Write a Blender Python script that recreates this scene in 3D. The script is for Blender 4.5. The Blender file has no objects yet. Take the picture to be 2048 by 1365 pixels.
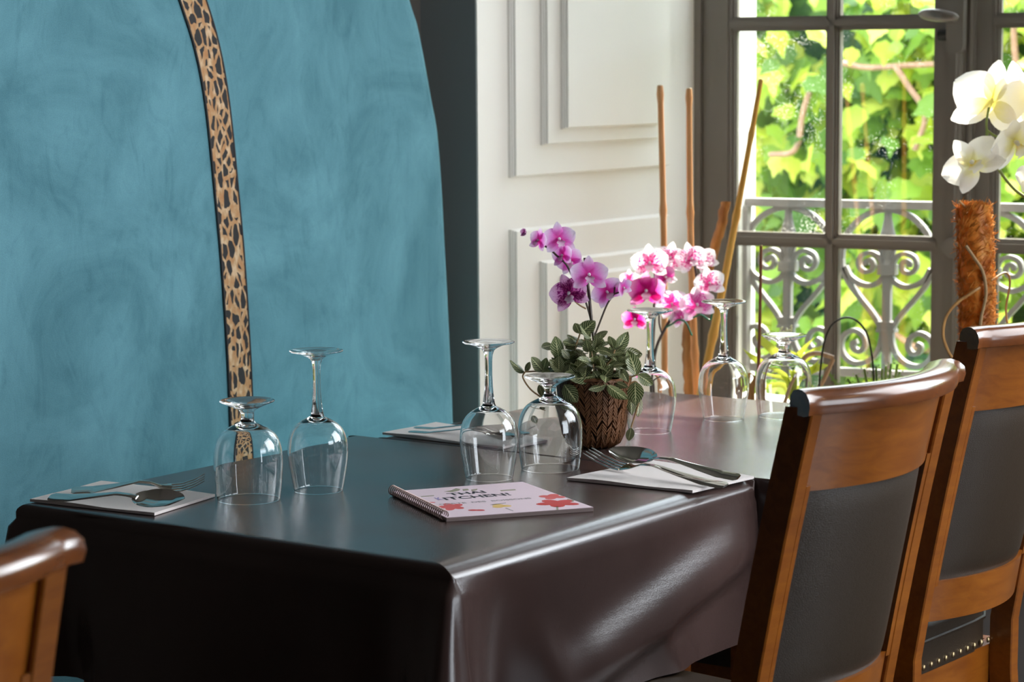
import bpy, math, random
from math import sin, cos, pi, radians, sqrt
from mathutils import Vector, Matrix
rnd = random.Random(7)
S = bpy.context.scene
COL = S.collection
# ------------------------------------------------------------------ camera, world, sun, lights, exposure
CR = Vector((0.81457, 0.58003, -0.00693)); CU = Vector((-0.06166, 0.09847, 0.99323)); CF = Vector((-0.57678, 0.80862, -0.11598))
CP = Vector((0, 0, 1.35)); FPX = 4763.0
cam = bpy.data.cameras.new('camera'); camo = bpy.data.objects.new('camera', cam); COL.objects.link(camo)
camo.matrix_world = Matrix(((CR.x, CU.x, -CF.x, CP.x), (CR.y, CU.y, -CF.y, CP.y), (CR.z, CU.z, -CF.z, CP.z), (0, 0, 0, 1)))
cam.sensor_width = 36.0; cam.lens = FPX / 2048 * 36; cam.clip_start = 0.05; cam.clip_end = 100
cam.dof.use_dof = True; cam.dof.focus_distance = 3.38; cam.dof.aperture_fstop = 9
S.camera = camo
S.view_settings.view_transform = 'Standard'; S.view_settings.look = 'None'
S.view_settings.gamma = 1; S.view_settings.use_curve_mapping = False
S.view_settings.exposure = 0.4
S.cycles.use_denoising = True
S.cycles.max_bounces = 14; S.cycles.transmission_bounces = 12; S.cycles.transparent_max_bounces = 24
S.cycles.diffuse_bounces = 4; S.cycles.glossy_bounces = 6; S.cycles.sample_clamp_indirect = 6; S.cycles.sample_clamp_direct = 20
S.cycles.blur_glossy = 0.5
wd = bpy.data.worlds.new('sky'); S.world = wd; wd.use_nodes = True
bg = wd.node_tree.nodes['Background']; bg.inputs[0].default_value = (0.80, 0.90, 1.0, 1); bg.inputs[1].default_value = 6.0
sun = bpy.data.lights.new('sun', 'SUN'); suno = bpy.data.objects.new('sun', sun); COL.objects.link(suno)
sun.energy = 17; sun.angle = radians(0.6); sun.color = (1.0, 0.93, 0.78)
SUN = Vector((0.0, 0.64, 0.70)).normalized()
suno.rotation_euler = SUN.to_track_quat('Z', 'Y').to_euler()
suno.location = SUN * 12
def area(name, loc, look, sx, sy, power, color):
    l = bpy.data.lights.new(name, 'AREA'); l.shape = 'RECTANGLE'; l.size = sx; l.size_y = sy; l.energy = power; l.color = color
    o = bpy.data.objects.new(name, l); COL.objects.link(o); o.location = loc
    o.rotation_euler = (-Vector(look)).to_track_quat('Z', 'Y').to_euler(); return o
# added area lights: daylight at invented openings in the right-hand wall and window wall
area('added_daylight_right', (2.72, 3.2, 1.6), (-1, 0.0, -0.12), 1.9, 2.6, 14, (1.0, 0.90, 0.78))
area('added_daylight_window', (-0.40, 4.05, 1.95), (-0.70, -0.65, -0.2), 1.5, 1.3, 50, (0.92, 0.96, 1.0))
# warm ceiling lamp of the room
lmp = bpy.data.lights.new('ceiling_lamp', 'POINT'); lmp.energy = 3; lmp.color = (1.0, 0.62, 0.25); lmp.shadow_soft_size = 0.06
lo = bpy.data.objects.new('ceiling_lamp', lmp); COL.objects.link(lo); lo.location = (0.6, 3.2, 2.3)

# ------------------------------------------------------------------ pixel helpers (2048 x 1365 frame) used to measure real positions
def ray(px, py): return CR * ((px - 1024) / FPX) - CU * ((py - 682.5) / FPX) + CF
def PZ(px, py, z=0.75):
    q = ray(px, py); return CP + q * ((z - CP.z) / q.z)
def PD(px, py, d): return CP + ray(px, py) * d
def PXM(d): return FPX / d        # pixels per metre at depth d

# ------------------------------------------------------------------ materials
MATS = {}
def nmat(name):
    m = bpy.data.materials.new(name); m.use_nodes = True; MATS[name] = m
    nt = m.node_tree; return m, nt, nt.nodes['Principled BSDF'], nt.nodes['Material Output']
def pset(b, **k):
    for a, v in k.items():
        a = {'rough': 'Roughness', 'metal': 'Metallic', 'coat': 'Coat Weight', 'coatr': 'Coat Roughness', 'spec': 'Specular IOR Level',
             'sheen': 'Sheen Weight', 'sheenr': 'Sheen Roughness', 'ior': 'IOR', 'trans': 'Transmission Weight', 'sss': 'Subsurface Weight'}.get(a, a)
        b.inputs[a].default_value = v
def mat(name, col, rough=0.5, **k):
    m, nt, b, o = nmat(name); b.inputs['Base Color'].default_value = (*col, 1); pset(b, rough=rough, **k); return m
def N(nt, t, **k):
    n = nt.nodes.new(t)
    for a, v in k.items():
        if a in n.inputs: n.inputs[a].default_value = v
        else: setattr(n, a, v)
    return n
def L(nt, a, b): nt.links.new(a, b)
def ramp(nt, fac, stops, mode='LINEAR'):
    r = N(nt, 'ShaderNodeValToRGB'); r.color_ramp.interpolation = mode
    while len(r.color_ramp.elements) < len(stops): r.color_ramp.elements.new(0.5)
    for e, (p, c) in zip(r.color_ramp.elements, stops): e.position = p; e.color = (*c, 1)
    L(nt, fac, r.inputs[0]); return r.outputs[0]
def coords(nt, scale=(1, 1, 1), kind='Object'):
    tc = N(nt, 'ShaderNodeTexCoord'); mp = N(nt, 'ShaderNodeMapping'); mp.inputs['Scale'].default_value = scale
    L(nt, tc.outputs[kind], mp.inputs[0]); return mp.outputs[0]
def noise(nt, vec, scale, detail=4, rough=0.55, dist=0.0):
    n = N(nt, 'ShaderNodeTexNoise'); n.inputs['Scale'].default_value = scale; n.inputs['Detail'].default_value = detail
    n.inputs['Roughness'].default_value = rough; n.inputs['Distortion'].default_value = dist
    L(nt, vec, n.inputs['Vector']); return n.outputs[0]
def bump(nt, b, h, strength=0.3, dist=0.001):
    n = N(nt, 'ShaderNodeBump'); n.inputs['Strength'].default_value = strength; n.inputs['Distance'].default_value = dist
    L(nt, h, n.inputs['Height']); L(nt, n.outputs[0], b.inputs['Normal'])
def M2(nt, op, a, b=None, c=None):
    n = N(nt, 'ShaderNodeMath', operation=op)
    for i, v in enumerate((a, b, c)):
        if v is None: continue
        if isinstance(v, (int, float)): n.inputs[i].default_value = v
        else: L(nt, v, n.inputs[i])
    return n.outputs[0]
def mixc(nt, f, a, b):
    n = N(nt, 'ShaderNodeMix', data_type='RGBA')
    if isinstance(f, (int, float)): n.inputs[0].default_value = f
    else: L(nt, f, n.inputs[0])
    for i, v in ((6, a), (7, b)):
        if isinstance(v, tuple): n.inputs[i].default_value = (*v, 1)
        else: L(nt, v, n.inputs[i])
    return n.outputs[2]

def mat_velvet():
    m, nt, b, o = nmat('teal velvet')
    v = coords(nt); n1 = noise(nt, v, 3.2, 6, 0.62, 1.4); v2 = coords(nt, (1, 1, 0.45)); n2 = noise(nt, v2, 15, 5, 0.6, 2.2); n3 = noise(nt, v, 700, 2)
    c1 = ramp(nt, n1, [(0.34, (0.072, 0.195, 0.242)), (0.62, (0.130, 0.305, 0.365))])
    c2 = ramp(nt, n2, [(0.30, (0.62, 0.70, 0.72)), (0.47, (1, 1, 1))])
    mx = N(nt, 'ShaderNodeMix', data_type='RGBA', blend_type='MULTIPLY'); mx.inputs[0].default_value = 0.5
    L(nt, c1, mx.inputs[6]); L(nt, c2, mx.inputs[7])
    c3 = ramp(nt, n3, [(0.3, (0.8, 0.8, 0.8)), (0.7, (1.15, 1.15, 1.15))])
    mx2 = N(nt, 'ShaderNodeMix', data_type='RGBA', blend_type='MULTIPLY'); mx2.inputs[0].default_value = 1
    L(nt, mx.outputs[2], mx2.inputs[6]); L(nt, c3, mx2.inputs[7])
    L(nt, mx2.outputs[2], b.inputs['Base Color']); pset(b, rough=0.85, sheen=0.5, sheenr=0.45, spec=0.2)
    b.inputs['Sheen Tint'].default_value = (0.5, 0.85, 0.95, 1); bump(nt, b, n2, 0.25, 0.004); return m
def mat_leopard():
    m, nt, b, o = nmat('leopard print ribbon')
    tc = N(nt, 'ShaderNodeTexCoord'); mp = N(nt, 'ShaderNodeMapping'); mp.inputs['Scale'].default_value = (66, 34, 1)
    L(nt, tc.outputs['UV'], mp.inputs[0])
    nn = N(nt, 'ShaderNodeTexNoise'); nn.inputs['Scale'].default_value = 1.3; nn.inputs['Detail'].default_value = 2; L(nt, mp.outputs[0], nn.inputs['Vector'])
    va = N(nt, 'ShaderNodeVectorMath', operation='MULTIPLY_ADD'); va.inputs[1].default_value = (0.55, 0.55, 0); L(nt, nn.outputs['Color'], va.inputs[0]); L(nt, mp.outputs[0], va.inputs[2])
    vo = N(nt, 'ShaderNodeTexVoronoi', feature='DISTANCE_TO_EDGE'); vo.inputs['Scale'].default_value = 1.0; vo.inputs['Randomness'].default_value = 0.8
    L(nt, va.outputs[0], vo.inputs['Vector'])
    spot = M2(nt, 'GREATER_THAN', vo.outputs[0], 0.12)
    tan = ramp(nt, noise(nt, mp.outputs[0], 1.1, 3), [(0.35, (0.42, 0.19, 0.07)), (0.5, (0.46, 0.26, 0.12)), (0.65, (0.62, 0.43, 0.27))])
    L(nt, mixc(nt, spot, tan, (0.012, 0.010, 0.012)), b.inputs['Base Color']); pset(b, rough=0.75); return m
def mat_cloth():
    m, nt, b, o = nmat('dark brown vinyl')
    v = coords(nt); vs = coords(nt, (1, 6, 1)); n = noise(nt, vs, 260, 2); n2 = noise(nt, v, 5, 4)
    vo = N(nt, 'ShaderNodeTexVoronoi'); vo.inputs['Scale'].default_value = 420; L(nt, v, vo.inputs['Vector'])
    L(nt, ramp(nt, n2, [(0.3, (0.046, 0.027, 0.024)), (0.7, (0.058, 0.034, 0.030))]), b.inputs['Base Color'])
    L(nt, ramp(nt, n2, [(0.3, (0.20,) * 3), (0.7, (0.26,) * 3)]), b.inputs['Roughness'])
    h = M2(nt, 'ADD', n, M2(nt, 'MULTIPLY', vo.outputs[0], 0.6)); bump(nt, b, h, 0.22, 0.0004); return m
def mat_wood(name, a, c, rough=0.28):
    m, nt, b, o = nmat(name)
    v = coords(nt, (3, 3, 3)); vg = coords(nt, (22, 4, 22)); n = noise(nt, vg, 3.0, 6, 0.6, 0.6); n2 = noise(nt, v, 1.5, 3)
    col = ramp(nt, n, [(0.3, a), (0.7, c)]); w = ramp(nt, n2, [(0.35, (0.72, 0.68, 0.65)), (0.6, (1, 1, 1))])
    mx = N(nt, 'ShaderNodeMix', data_type='RGBA', blend_type='MULTIPLY'); mx.inputs[0].default_value = 0.8; L(nt, col, mx.inputs[6]); L(nt, w, mx.inputs[7])
    L(nt, mx.outputs[2], b.inputs['Base Color']); pset(b, rough=rough, coat=0.5, coatr=0.15); bump(nt, b, n, 0.08, 0.0006); return m
def mat_leather():
    m, nt, b, o = nmat('black leather')
    v = coords(nt); vo = N(nt, 'ShaderNodeTexVoronoi', feature='DISTANCE_TO_EDGE'); vo.inputs['Scale'].default_value = 430; L(nt, v, vo.inputs['Vector'])
    n = noise(nt, v, 60, 4); pset(b, rough=0.42); b.inputs['Base Color'].default_value = (0.030, 0.018, 0.009, 1)
    h = M2(nt, 'ADD', M2(nt, 'MINIMUM', M2(nt, 'MULTIPLY', vo.outputs[0], 6), 1.0), n); bump(nt, b, h, 0.3, 0.0005); return m
def mat_paint(name, col, rough=0.5):
    m, nt, b, o = nmat(name); v = coords(nt); n = noise(nt, v, 240, 3); n2 = noise(nt, v, 2.5, 3)
    L(nt, ramp(nt, n2, [(0.3, tuple(x * 0.96 for x in col)), (0.7, col)]), b.inputs['Base Color']); pset(b, rough=rough); bump(nt, b, n, 0.12, 0.0006); return m
def leafmix(name, nt, b, o, col, tr, trans=0.45, rough=0.45):
    """diffuse leaf plus light passing through the blade"""
    pset(b, rough=rough, spec=0.35)
    t = N(nt, 'ShaderNodeBsdfTranslucent'); mx = N(nt, 'ShaderNodeMixShader'); mx.inputs[0].default_value = trans
    if isinstance(col, tuple): b.inputs['Base Color'].default_value = (*col, 1)
    else: L(nt, col, b.inputs['Base Color'])
    if isinstance(tr, tuple): t.inputs[0].default_value = (*tr, 1)
    else: L(nt, tr, t.inputs[0])
    L(nt, b.outputs[0], mx.inputs[1]); L(nt, t.outputs[0], mx.inputs[2]); L(nt, mx.outputs[0], o.inputs[0])
def mat_vine(name='vine leaf'):
    m, nt, b, o = nmat(name); oi = N(nt, 'ShaderNodeObjectInfo'); g = N(nt, 'ShaderNodeNewGeometry')
    r = M2(nt, 'FRACT', M2(nt, 'ADD', oi.outputs['Random'], g.outputs['Random Per Island']))
    c = ramp(nt, r, [(0.0, (0.05, 0.11, 0.02)), (0.25, (0.13, 0.24, 0.03)), (0.55, (0.28, 0.42, 0.05)), (0.8, (0.46, 0.54, 0.05)), (1.0, (0.66, 0.66, 0.14))])
    c2 = ramp(nt, r, [(0.0, (0.08, 0.17, 0.02)), (0.25, (0.22, 0.38, 0.03)), (0.55, (0.45, 0.60, 0.05)), (0.8, (0.66, 0.72, 0.05)), (1.0, (0.82, 0.80, 0.16))])
    leafmix(name, nt, b, o, c, c2, 0.45); return m
def mat_green(name, a, c, trans=0.3):
    m, nt, b, o = nmat(name); n = noise(nt, coords(nt), 30, 3); leafmix(name, nt, b, o, ramp(nt, n, [(0.35, a), (0.65, c)]), c, trans); return m
def mat_fittonia():
    m, nt, b, o = nmat('veined leaf')
    tc = N(nt, 'ShaderNodeTexCoord'); sx = N(nt, 'ShaderNodeSeparateXYZ'); L(nt, tc.outputs['UV'], sx.inputs[0])
    u, v = sx.outputs[0], sx.outputs[1]
    av = M2(nt, 'ABSOLUTE', M2(nt, 'SUBTRACT', v, 0.5))
    mid = M2(nt, 'LESS_THAN', av, 0.04)
    ph = M2(nt, 'FRACT', M2(nt, 'MULTIPLY', M2(nt, 'SUBTRACT', u, M2(nt, 'MULTIPLY', av, 0.75)), 7.5))
    side = M2(nt, 'LESS_THAN', M2(nt, 'ABSOLUTE', M2(nt, 'SUBTRACT', ph, 0.5)), 0.115)
    ph2 = M2(nt, 'FRACT', M2(nt, 'MULTIPLY', M2(nt, 'ADD', u, M2(nt, 'MULTIPLY', av, 1.1)), 9.0))
    net = M2(nt, 'MULTIPLY', M2(nt, 'LESS_THAN', M2(nt, 'ABSOLUTE', M2(nt, 'SUBTRACT', ph2, 0.5)), 0.06), M2(nt, 'GREATER_THAN', av, 0.17))
    f = M2(nt, 'MAXIMUM', M2(nt, 'MAXIMUM', mid, side), M2(nt, 'MULTIPLY', net, 0.7))
    oi = N(nt, 'ShaderNodeObjectInfo')
    g = ramp(nt, oi.outputs['Random'], [(0.0, (0.014, 0.030, 0.010)), (0.5, (0.024, 0.050, 0.012)), (0.8, (0.05, 0.09, 0.02)), (1.0, (0.065, 0.055, 0.02))])
    c = mixc(nt, f, g, (0.52, 0.52, 0.28)); leafmix('x', nt, b, o, c, c, 0.3, 0.35)
    return m
def mat_petal(name, inner, mid, outer, spots=None, trans=0.62):
    """petal colour: inner at the throat, outer at the rim, UV.x runs from throat to tip"""
    m, nt, b, o = nmat(name)
    tc = N(nt, 'ShaderNodeTexCoord'); sx = N(nt, 'ShaderNodeSeparateXYZ'); L(nt, tc.outputs['UV'], sx.inputs[0])
    mp = N(nt, 'ShaderNodeMapping'); mp.inputs['Scale'].default_value = (5, 22, 1); L(nt, tc.outputs['UV'], mp.inputs[0])
    n = noise(nt, mp.outputs[0], 1.0, 3)
    f = M2(nt, 'ADD', sx.outputs[0], M2(nt, 'MULTIPLY', M2(nt, 'SUBTRACT', n, 0.5), 0.3))
    c = ramp(nt, f, [(0.05, inner), (0.45, mid), (0.92, outer)])
    if spots:
        mp2 = N(nt, 'ShaderNodeMapping'); mp2.inputs['Scale'].default_value = (7, 13, 1); L(nt, tc.outputs['UV'], mp2.inputs[0])
        oi = N(nt, 'ShaderNodeObjectInfo'); va = N(nt, 'ShaderNodeVectorMath', operation='ADD'); L(nt, mp2.outputs[0], va.inputs[0])
        cx = N(nt, 'ShaderNodeCombineXYZ'); L(nt, M2(nt, 'MULTIPLY', oi.outputs['Random'], 60), cx.inputs[0]); L(nt, cx.outputs[0], va.inputs[1])
        n2 = noise(nt, va.outputs[0], 1.0, 4, 0.65)
        s = M2(nt, 'GREATER_THAN', n2, M2(nt, 'ADD', spots[1], M2(nt, 'MULTIPLY', M2(nt, 'MAXIMUM', M2(nt, 'SUBTRACT', sx.outputs[0], 0.55), 0.0), 0.55)))
        c = mixc(nt, s, c, spots[0])
    leafmix(name, nt, b, o, c, c, trans, 0.5); return m
def mat_glass():
    m, nt, b, o = nmat('clear glass'); g = N(nt, 'ShaderNodeBsdfGlass'); g.inputs['Roughness'].default_value = 0.0; g.inputs['IOR'].default_value = 1.5
    L(nt, g.outputs[0], o.inputs[0]); return m
def mat_pane():
    m, nt, b, o = nmat('window glass'); tr = N(nt, 'ShaderNodeBsdfTransparent'); tr.inputs[0].default_value = (0.97, 0.98, 0.97, 1)
    gl = N(nt, 'ShaderNodeBsdfGlossy'); gl.inputs['Roughness'].default_value = 0.0
    fr = N(nt, 'ShaderNodeLayerWeight'); fac = M2(nt, 'ADD', 0.05, M2(nt, 'MULTIPLY', M2(nt, 'POWER', fr.outputs['Facing'], 4.0), 0.9))
    mx = N(nt, 'ShaderNodeMixShader'); L(nt, fac, mx.inputs[0]); L(nt, tr.outputs[0], mx.inputs[1]); L(nt, gl.outputs[0], mx.inputs[2])
    v = coords(nt); vo = N(nt, 'ShaderNodeTexVoronoi'); vo.inputs['Scale'].default_value = 190; L(nt, v, vo.inputs['Vector'])
    n = noise(nt, v, 9, 3); thr = M2(nt, 'MULTIPLY', M2(nt, 'MAXIMUM', M2(nt, 'SUBTRACT', n, 0.40), 0.0), 0.75)
    sp = M2(nt, 'LESS_THAN', vo.outputs[0], thr); d = N(nt, 'ShaderNodeBsdfTranslucent'); d.inputs[0].default_value = (0.8, 0.8, 0.75, 1)
    m3 = N(nt, 'ShaderNodeMixShader'); L(nt, M2(nt, 'MULTIPLY', sp, 0.5), m3.inputs[0]); L(nt, mx.outputs[0], m3.inputs[1]); L(nt, d.outputs[0], m3.inputs[2])
    L(nt, m3.outputs[0], o.inputs[0]); return m
def mat_cane(name, a, c, trans=0.0):
    m, nt, b, o = nmat(name); n = noise(nt, coords(nt, (60, 60, 8)), 1.0, 4); L(nt, ramp(nt, n, [(0.3, a), (0.7, c)]), b.inputs['Base Color']); pset(b, rough=0.45); bump(nt, b, n, 0.3, 0.001); return m
def mat_napkin():
    m, nt, b, o = nmat('paper napkin'); n = noise(nt, coords(nt), 900, 2); b.inputs['Base Color'].default_value = (0.70, 0.64, 0.62, 1); pset(b, rough=0.9); bump(nt, b, n, 0.5, 0.0006); return m

velvet = mat_velvet(); leopard = mat_leopard(); vinyl = mat_cloth(); leather = mat_leather()
wood = mat_wood('varnished wood', (0.21, 0.056, 0.005), (0.31, 0.096, 0.010)); woodd = mat_wood('dark varnished wood', (0.12, 0.036, 0.010), (0.20, 0.060, 0.014), 0.2)
cream = mat_paint('cream paint', (0.91, 0.86, 0.80), 0.45); taupe = mat_paint('taupe paint', (0.20, 0.175, 0.155), 0.4); slate = mat_paint('slate grey paint', (0.26, 0.255, 0.25), 0.6)
molding_grey = mat_paint('warm grey molding paint', (0.36, 0.34, 0.31), 0.45)
plaster = mat_paint('white plaster', (0.86, 0.84, 0.78), 0.8); iron = mat_paint('weathered grey iron paint', (0.30, 0.285, 0.28), 0.45)
floorm = mat_wood('floor wood', (0.020, 0.012, 0.008), (0.035, 0.02, 0.012), 0.45); ceilm = mat_paint('ceiling paint', (0.22, 0.2, 0.18), 0.8)
glass = mat_glass(); pane = mat_pane(); napk = mat_napkin(); steel = mat('polished steel', (0.62, 0.60, 0.57), 0.10, metal=1.0)
vine = mat_vine(); fitt = mat_fittonia(); cane = mat_cane('golden cane', (0.80, 0.36, 0.05), (0.90, 0.52, 0.12)); cane2 = mat_cane('red brown cane', (0.82, 0.34, 0.12), (0.92, 0.48, 0.22))
bark = mat_cane('brown bark', (0.22, 0.09, 0.025), (0.55, 0.30, 0.10)); thinm = mat_cane('thin brown rod', (0.22, 0.07, 0.03), (0.30, 0.10, 0.04))
branchm = mat_cane('vine branch', (0.20, 0.11, 0.06), (0.38, 0.20, 0.12)); stemm = mat('dark stem', (0.055, 0.035, 0.022), 0.5); stemg = mat('green stem', (0.25, 0.32, 0.08), 0.5)
stemb = mat('pale creeping stem', (0.35, 0.22, 0.10), 0.6)
lilac = mat_petal('lilac petal', (0.80, 0.03, 0.42), (0.86, 0.24, 0.70), (0.93, 0.76, 0.93)); lilacv = mat_petal('veined purple petal', (0.48, 0.02, 0.24), (0.62, 0.18, 0.46), (0.82, 0.52, 0.75), ((0.22, 0.01, 0.14), 0.50))
whpk = mat_petal('white petal with magenta blotches', (0.78, 0.10, 0.42), (0.94, 0.84, 0.90), (0.95, 0.90, 0.92), ((0.60, 0.01, 0.26), 0.515)); magen = mat_petal('magenta petal', (0.55, 0.01, 0.20), (0.68, 0.02, 0.32), (0.85, 0.35, 0.60))
pinkp = mat_petal('pink blushed petal', (0.75, 0.08, 0.42), (0.85, 0.40, 0.66), (0.93, 0.80, 0.88), ((0.66, 0.04, 0.38), 0.53))
whitep = mat_petal('white petal', (0.85, 0.80, 0.35), (0.90, 0.86, 0.80), (0.93, 0.90, 0.87)); lipm = mat_petal('pale lip', (0.50, 0.02, 0.22), (0.85, 0.75, 0.82), (0.92, 0.88, 0.90)); lipw = mat_petal('yellow lip', (0.8, 0.6, 0.1), (0.9, 0.85, 0.7), (0.92, 0.9, 0.85))
coir = mat_green('coconut fibre', (0.42, 0.14, 0.02), (0.75, 0.36, 0.07), 0.35); blackw = mat('black wire', (0.02, 0.018, 0.016), 0.35, metal=0.3)
basketm = mat_cane('woven palm', (0.10, 0.042, 0.017), (0.24, 0.105, 0.045)); darkm = mat('dark gap', (0.02, 0.010, 0.006), 0.9); soil = mat('soil', (0.03, 0.02, 0.014), 0.95)
straps = mat_green('fresh strap leaf', (0.36, 0.45, 0.04), (0.55, 0.62, 0.08), 0.45); succ = mat_green('succulent leaf', (0.10, 0.20, 0.05), (0.25, 0.36, 0.10), 0.25)
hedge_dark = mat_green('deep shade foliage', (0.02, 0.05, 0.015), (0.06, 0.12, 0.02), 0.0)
paper = mat('pink printed cover', (0.78, 0.62, 0.69), 0.5, spec=0.3); pages = mat('menu pages', (0.45, 0.36, 0.36), 0.7); ink = mat('black ink', (0.03, 0.03, 0.04), 0.5, spec=0.15); inkp = mat('violet ink', (0.30, 0.24, 0.48), 0.5)
inkg = mat('grey ink', (0.35, 0.30, 0.32), 0.6); redp = mat('red print', (0.58, 0.04, 0.04), 0.4, spec=0.15); redl = mat('light red print', (0.66, 0.10, 0.10), 0.4, spec=0.15); yelp = mat('yellow print', (0.75, 0.48, 0.12), 0.4); khaki = mat('khaki print', (0.30, 0.27, 0.18), 0.5)
clay = mat('terracotta', (0.30, 0.12, 0.06), 0.8); clipm = mat('green clip', (0.02, 0.16, 0.07), 0.3); terr = mat('planter brown', (0.10, 0.06, 0.04), 0.6)
brass = mat('worn brass', (0.45, 0.33, 0.18), 0.35, metal=1.0)

woodd.node_tree.nodes['Principled BSDF'].inputs['Coat Weight'].default_value = 0.15
# ------------------------------------------------------------------ mesh builder
class MB:
    def __init__(s): s.v = []; s.f = []; s.uv = []
    def add(s, vs, fs, uvs=None):
        o = len(s.v); s.v += [tuple(p) for p in vs]
        for i, f in enumerate(fs):
            s.f.append(tuple(o + k for k in f)); s.uv.append(uvs[i] if uvs else None)
        return s
    def box(s, a, b, M=None):
        x0, y0, z0 = a; x1, y1, z1 = b
        vs = [Vector(p) for p in ((x0, y0, z0), (x1, y0, z0), (x1, y1, z0), (x0, y1, z0), (x0, y0, z1), (x1, y0, z1), (x1, y1, z1), (x0, y1, z1))]
        if M: vs = [M @ p for p in vs]
        return s.add(vs, [(0, 3, 2, 1), (4, 5, 6, 7), (0, 1, 5, 4), (1, 2, 6, 5), (2, 3, 7, 6), (3, 0, 4, 7)])
    def tube(s, pts, r, n=8, cap=True, flat=1.0, ref=None):
        pts = [Vector(p) for p in pts]; k = len(pts)
        rs = [r] * k if isinstance(r, (int, float)) else list(r); vs = []; prev = None
        for i, p in enumerate(pts):
            t = (pts[min(i + 1, k - 1)] - pts[max(i - 1, 0)])
            t = t.normalized() if t.length > 1e-9 else Vector((0, 0, 1))
            if prev is None:
                a = Vector(ref) if ref else (Vector((0, 0, 1)) if abs(t.z) < 0.9 else Vector((1, 0, 0)))
            else: a = prev
            x = (a - t * a.dot(t)).normalized(); y = t.cross(x); prev = x
            for j in range(n):
                an = 2 * pi * j / n; vs.append(p + x * cos(an) * rs[i] + y * sin(an) * rs[i] * flat)
        fs = [(i * n + j, i * n + (j + 1) % n, (i + 1) * n + (j + 1) % n, (i + 1) * n + j) for i in range(k - 1) for j in range(n)]
        if cap: fs += [tuple(reversed(range(n))), tuple((k - 1) * n + j for j in range(n))]
        return s.add(vs, fs)
    def lathe(s, prof, n=48, c=(0, 0, 0), caps=False):
        vs = []; k = len(prof); c = Vector(c)
        for r, z in prof:
            for j in range(n): vs.append(c + Vector((r * cos(2 * pi * j / n), r * sin(2 * pi * j / n), z)))
        fs = []
        for i in range(k - 1):
            for j in range(n):
                a, b, d, e = i * n + j, i * n + (j + 1) % n, (i + 1) * n + (j + 1) % n, (i + 1) * n + j
                if prof[i][0] < 1e-7: fs.append((a, d, e))
                elif prof[i + 1][0] < 1e-7: fs.append((a, b, e))
                else: fs.append((a, b, d, e))
        return s.add(vs, fs)
    def sweep(s, path, prof, closed_prof=True, cap=True):
        """path: list of (origin, xaxis, yaxis); prof: 2-D points"""
        n = len(prof); vs = [o + x * a + y * b for (o, x, y) in path for (a, b) in prof]; k = len(path)
        m = n if closed_prof else n - 1
        fs = [(i * n + j, i * n + (j + 1) % n, (i + 1) * n + (j + 1) % n, (i + 1) * n + j) for i in range(k - 1) for j in range(m)]
        if cap and closed_prof: fs += [tuple(reversed(range(n))), tuple((k - 1) * n + j for j in range(n))]
        return s.add(vs, fs)
    def prism(s, pts, z0, z1, M=None):
        n = len(pts); vs = [Vector((x, y, z0)) for x, y in pts] + [Vector((x, y, z1)) for x, y in pts]
        if M: vs = [M @ p for p in vs]
        fs = [tuple(reversed(range(n))), tuple(range(n, 2 * n))] + [(i, (i + 1) % n, n + (i + 1) % n, n + i) for i in range(n)]
        return s.add(vs, fs)
    def mesh(s, name, m, smooth=True, weld=False, angle=None):
        me = bpy.data.meshes.new(name); me.from_pydata(s.v, [], s.f)
        if any(u is not None for u in s.uv):
            ul = me.uv_layers.new(name='UVMap'); k = 0
            for f, u in zip(s.f, s.uv):
                for i in range(len(f)):
                    ul.data[k].uv = u[i] if u else (0, 0); k += 1
        for m_ in (m if isinstance(m, (list, tuple)) else [m]): me.materials.append(m_)
        if smooth:
            me.polygons.foreach_set('use_smooth', [True] * len(me.polygons))
            if angle: me.set_sharp_from_angle(angle=radians(angle))
        me.update(); return me
    def build(s, name, m, parent=None, smooth=True, angle=40, **tags):
        return link(name, s.mesh(name, m, smooth, angle=angle), parent, **tags)
def link(name, me, parent=None, M=None, **tags):
    o = bpy.data.objects.new(name, me); COL.objects.link(o)
    if parent: o.parent = parent
    if M is not None: o.matrix_local = M
    for k, v in tags.items(): o[{'cat': 'category'}.get(k, k)] = v
    return o
def thing(name, label, cat, loc=(0, 0, 0), rz=0, group=None):
    o = bpy.data.objects.new(name, None); COL.objects.link(o); o.location = loc; o.rotation_euler = (0, 0, rz); o.empty_display_size = 0.1
    o['label'] = label; o['category'] = cat
    if group: o['group'] = group
    return o
def struct(name, mb, m, parent=None, smooth=False, **k):
    return mb.build(name, m, parent, smooth=smooth, **({} if parent else {'kind': 'structure'}), **k)
def dup(root, M=None, loc=None, rz=None, label=None):
    r = root.copy(); COL.objects.link(r)
    if M is not None: r.matrix_world = M
    if loc is not None: r.location = loc
    if rz is not None: r.rotation_euler = (0, 0, rz)
    if label: r['label'] = label
    for ch in list(root.children):
        c = ch.copy(); COL.objects.link(c); c.parent = r
        for g in ch.children:
            d = g.copy(); COL.objects.link(d); d.parent = c
    return r
def bez(pts, n=12):
    """Catmull-Rom through points"""
    P = [Vector(p) for p in pts]; P = [P[0] * 2 - P[1]] + P + [P[-1] * 2 - P[-2]]; out = []
    for i in range(1, len(P) - 2):
        for k in range(n):
            t = k / n; a, b, c, d = P[i - 1], P[i], P[i + 1], P[i + 2]
            out.append(0.5 * ((2 * b) + (c - a) * t + (2 * a - 5 * b + 4 * c - d) * t * t + (3 * b - a - 3 * c + d) * t ** 3))
    out.append(P[-2]); return out
def frame(origin, xdir, up=(0, 0, 1)):
    x = Vector(xdir).normalized(); z = Vector(up); z = (z - x * z.dot(x)).normalized(); y = z.cross(x)
    M = Matrix((x, y, z)).transposed().to_4x4(); M.translation = Vector(origin); return M

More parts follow.
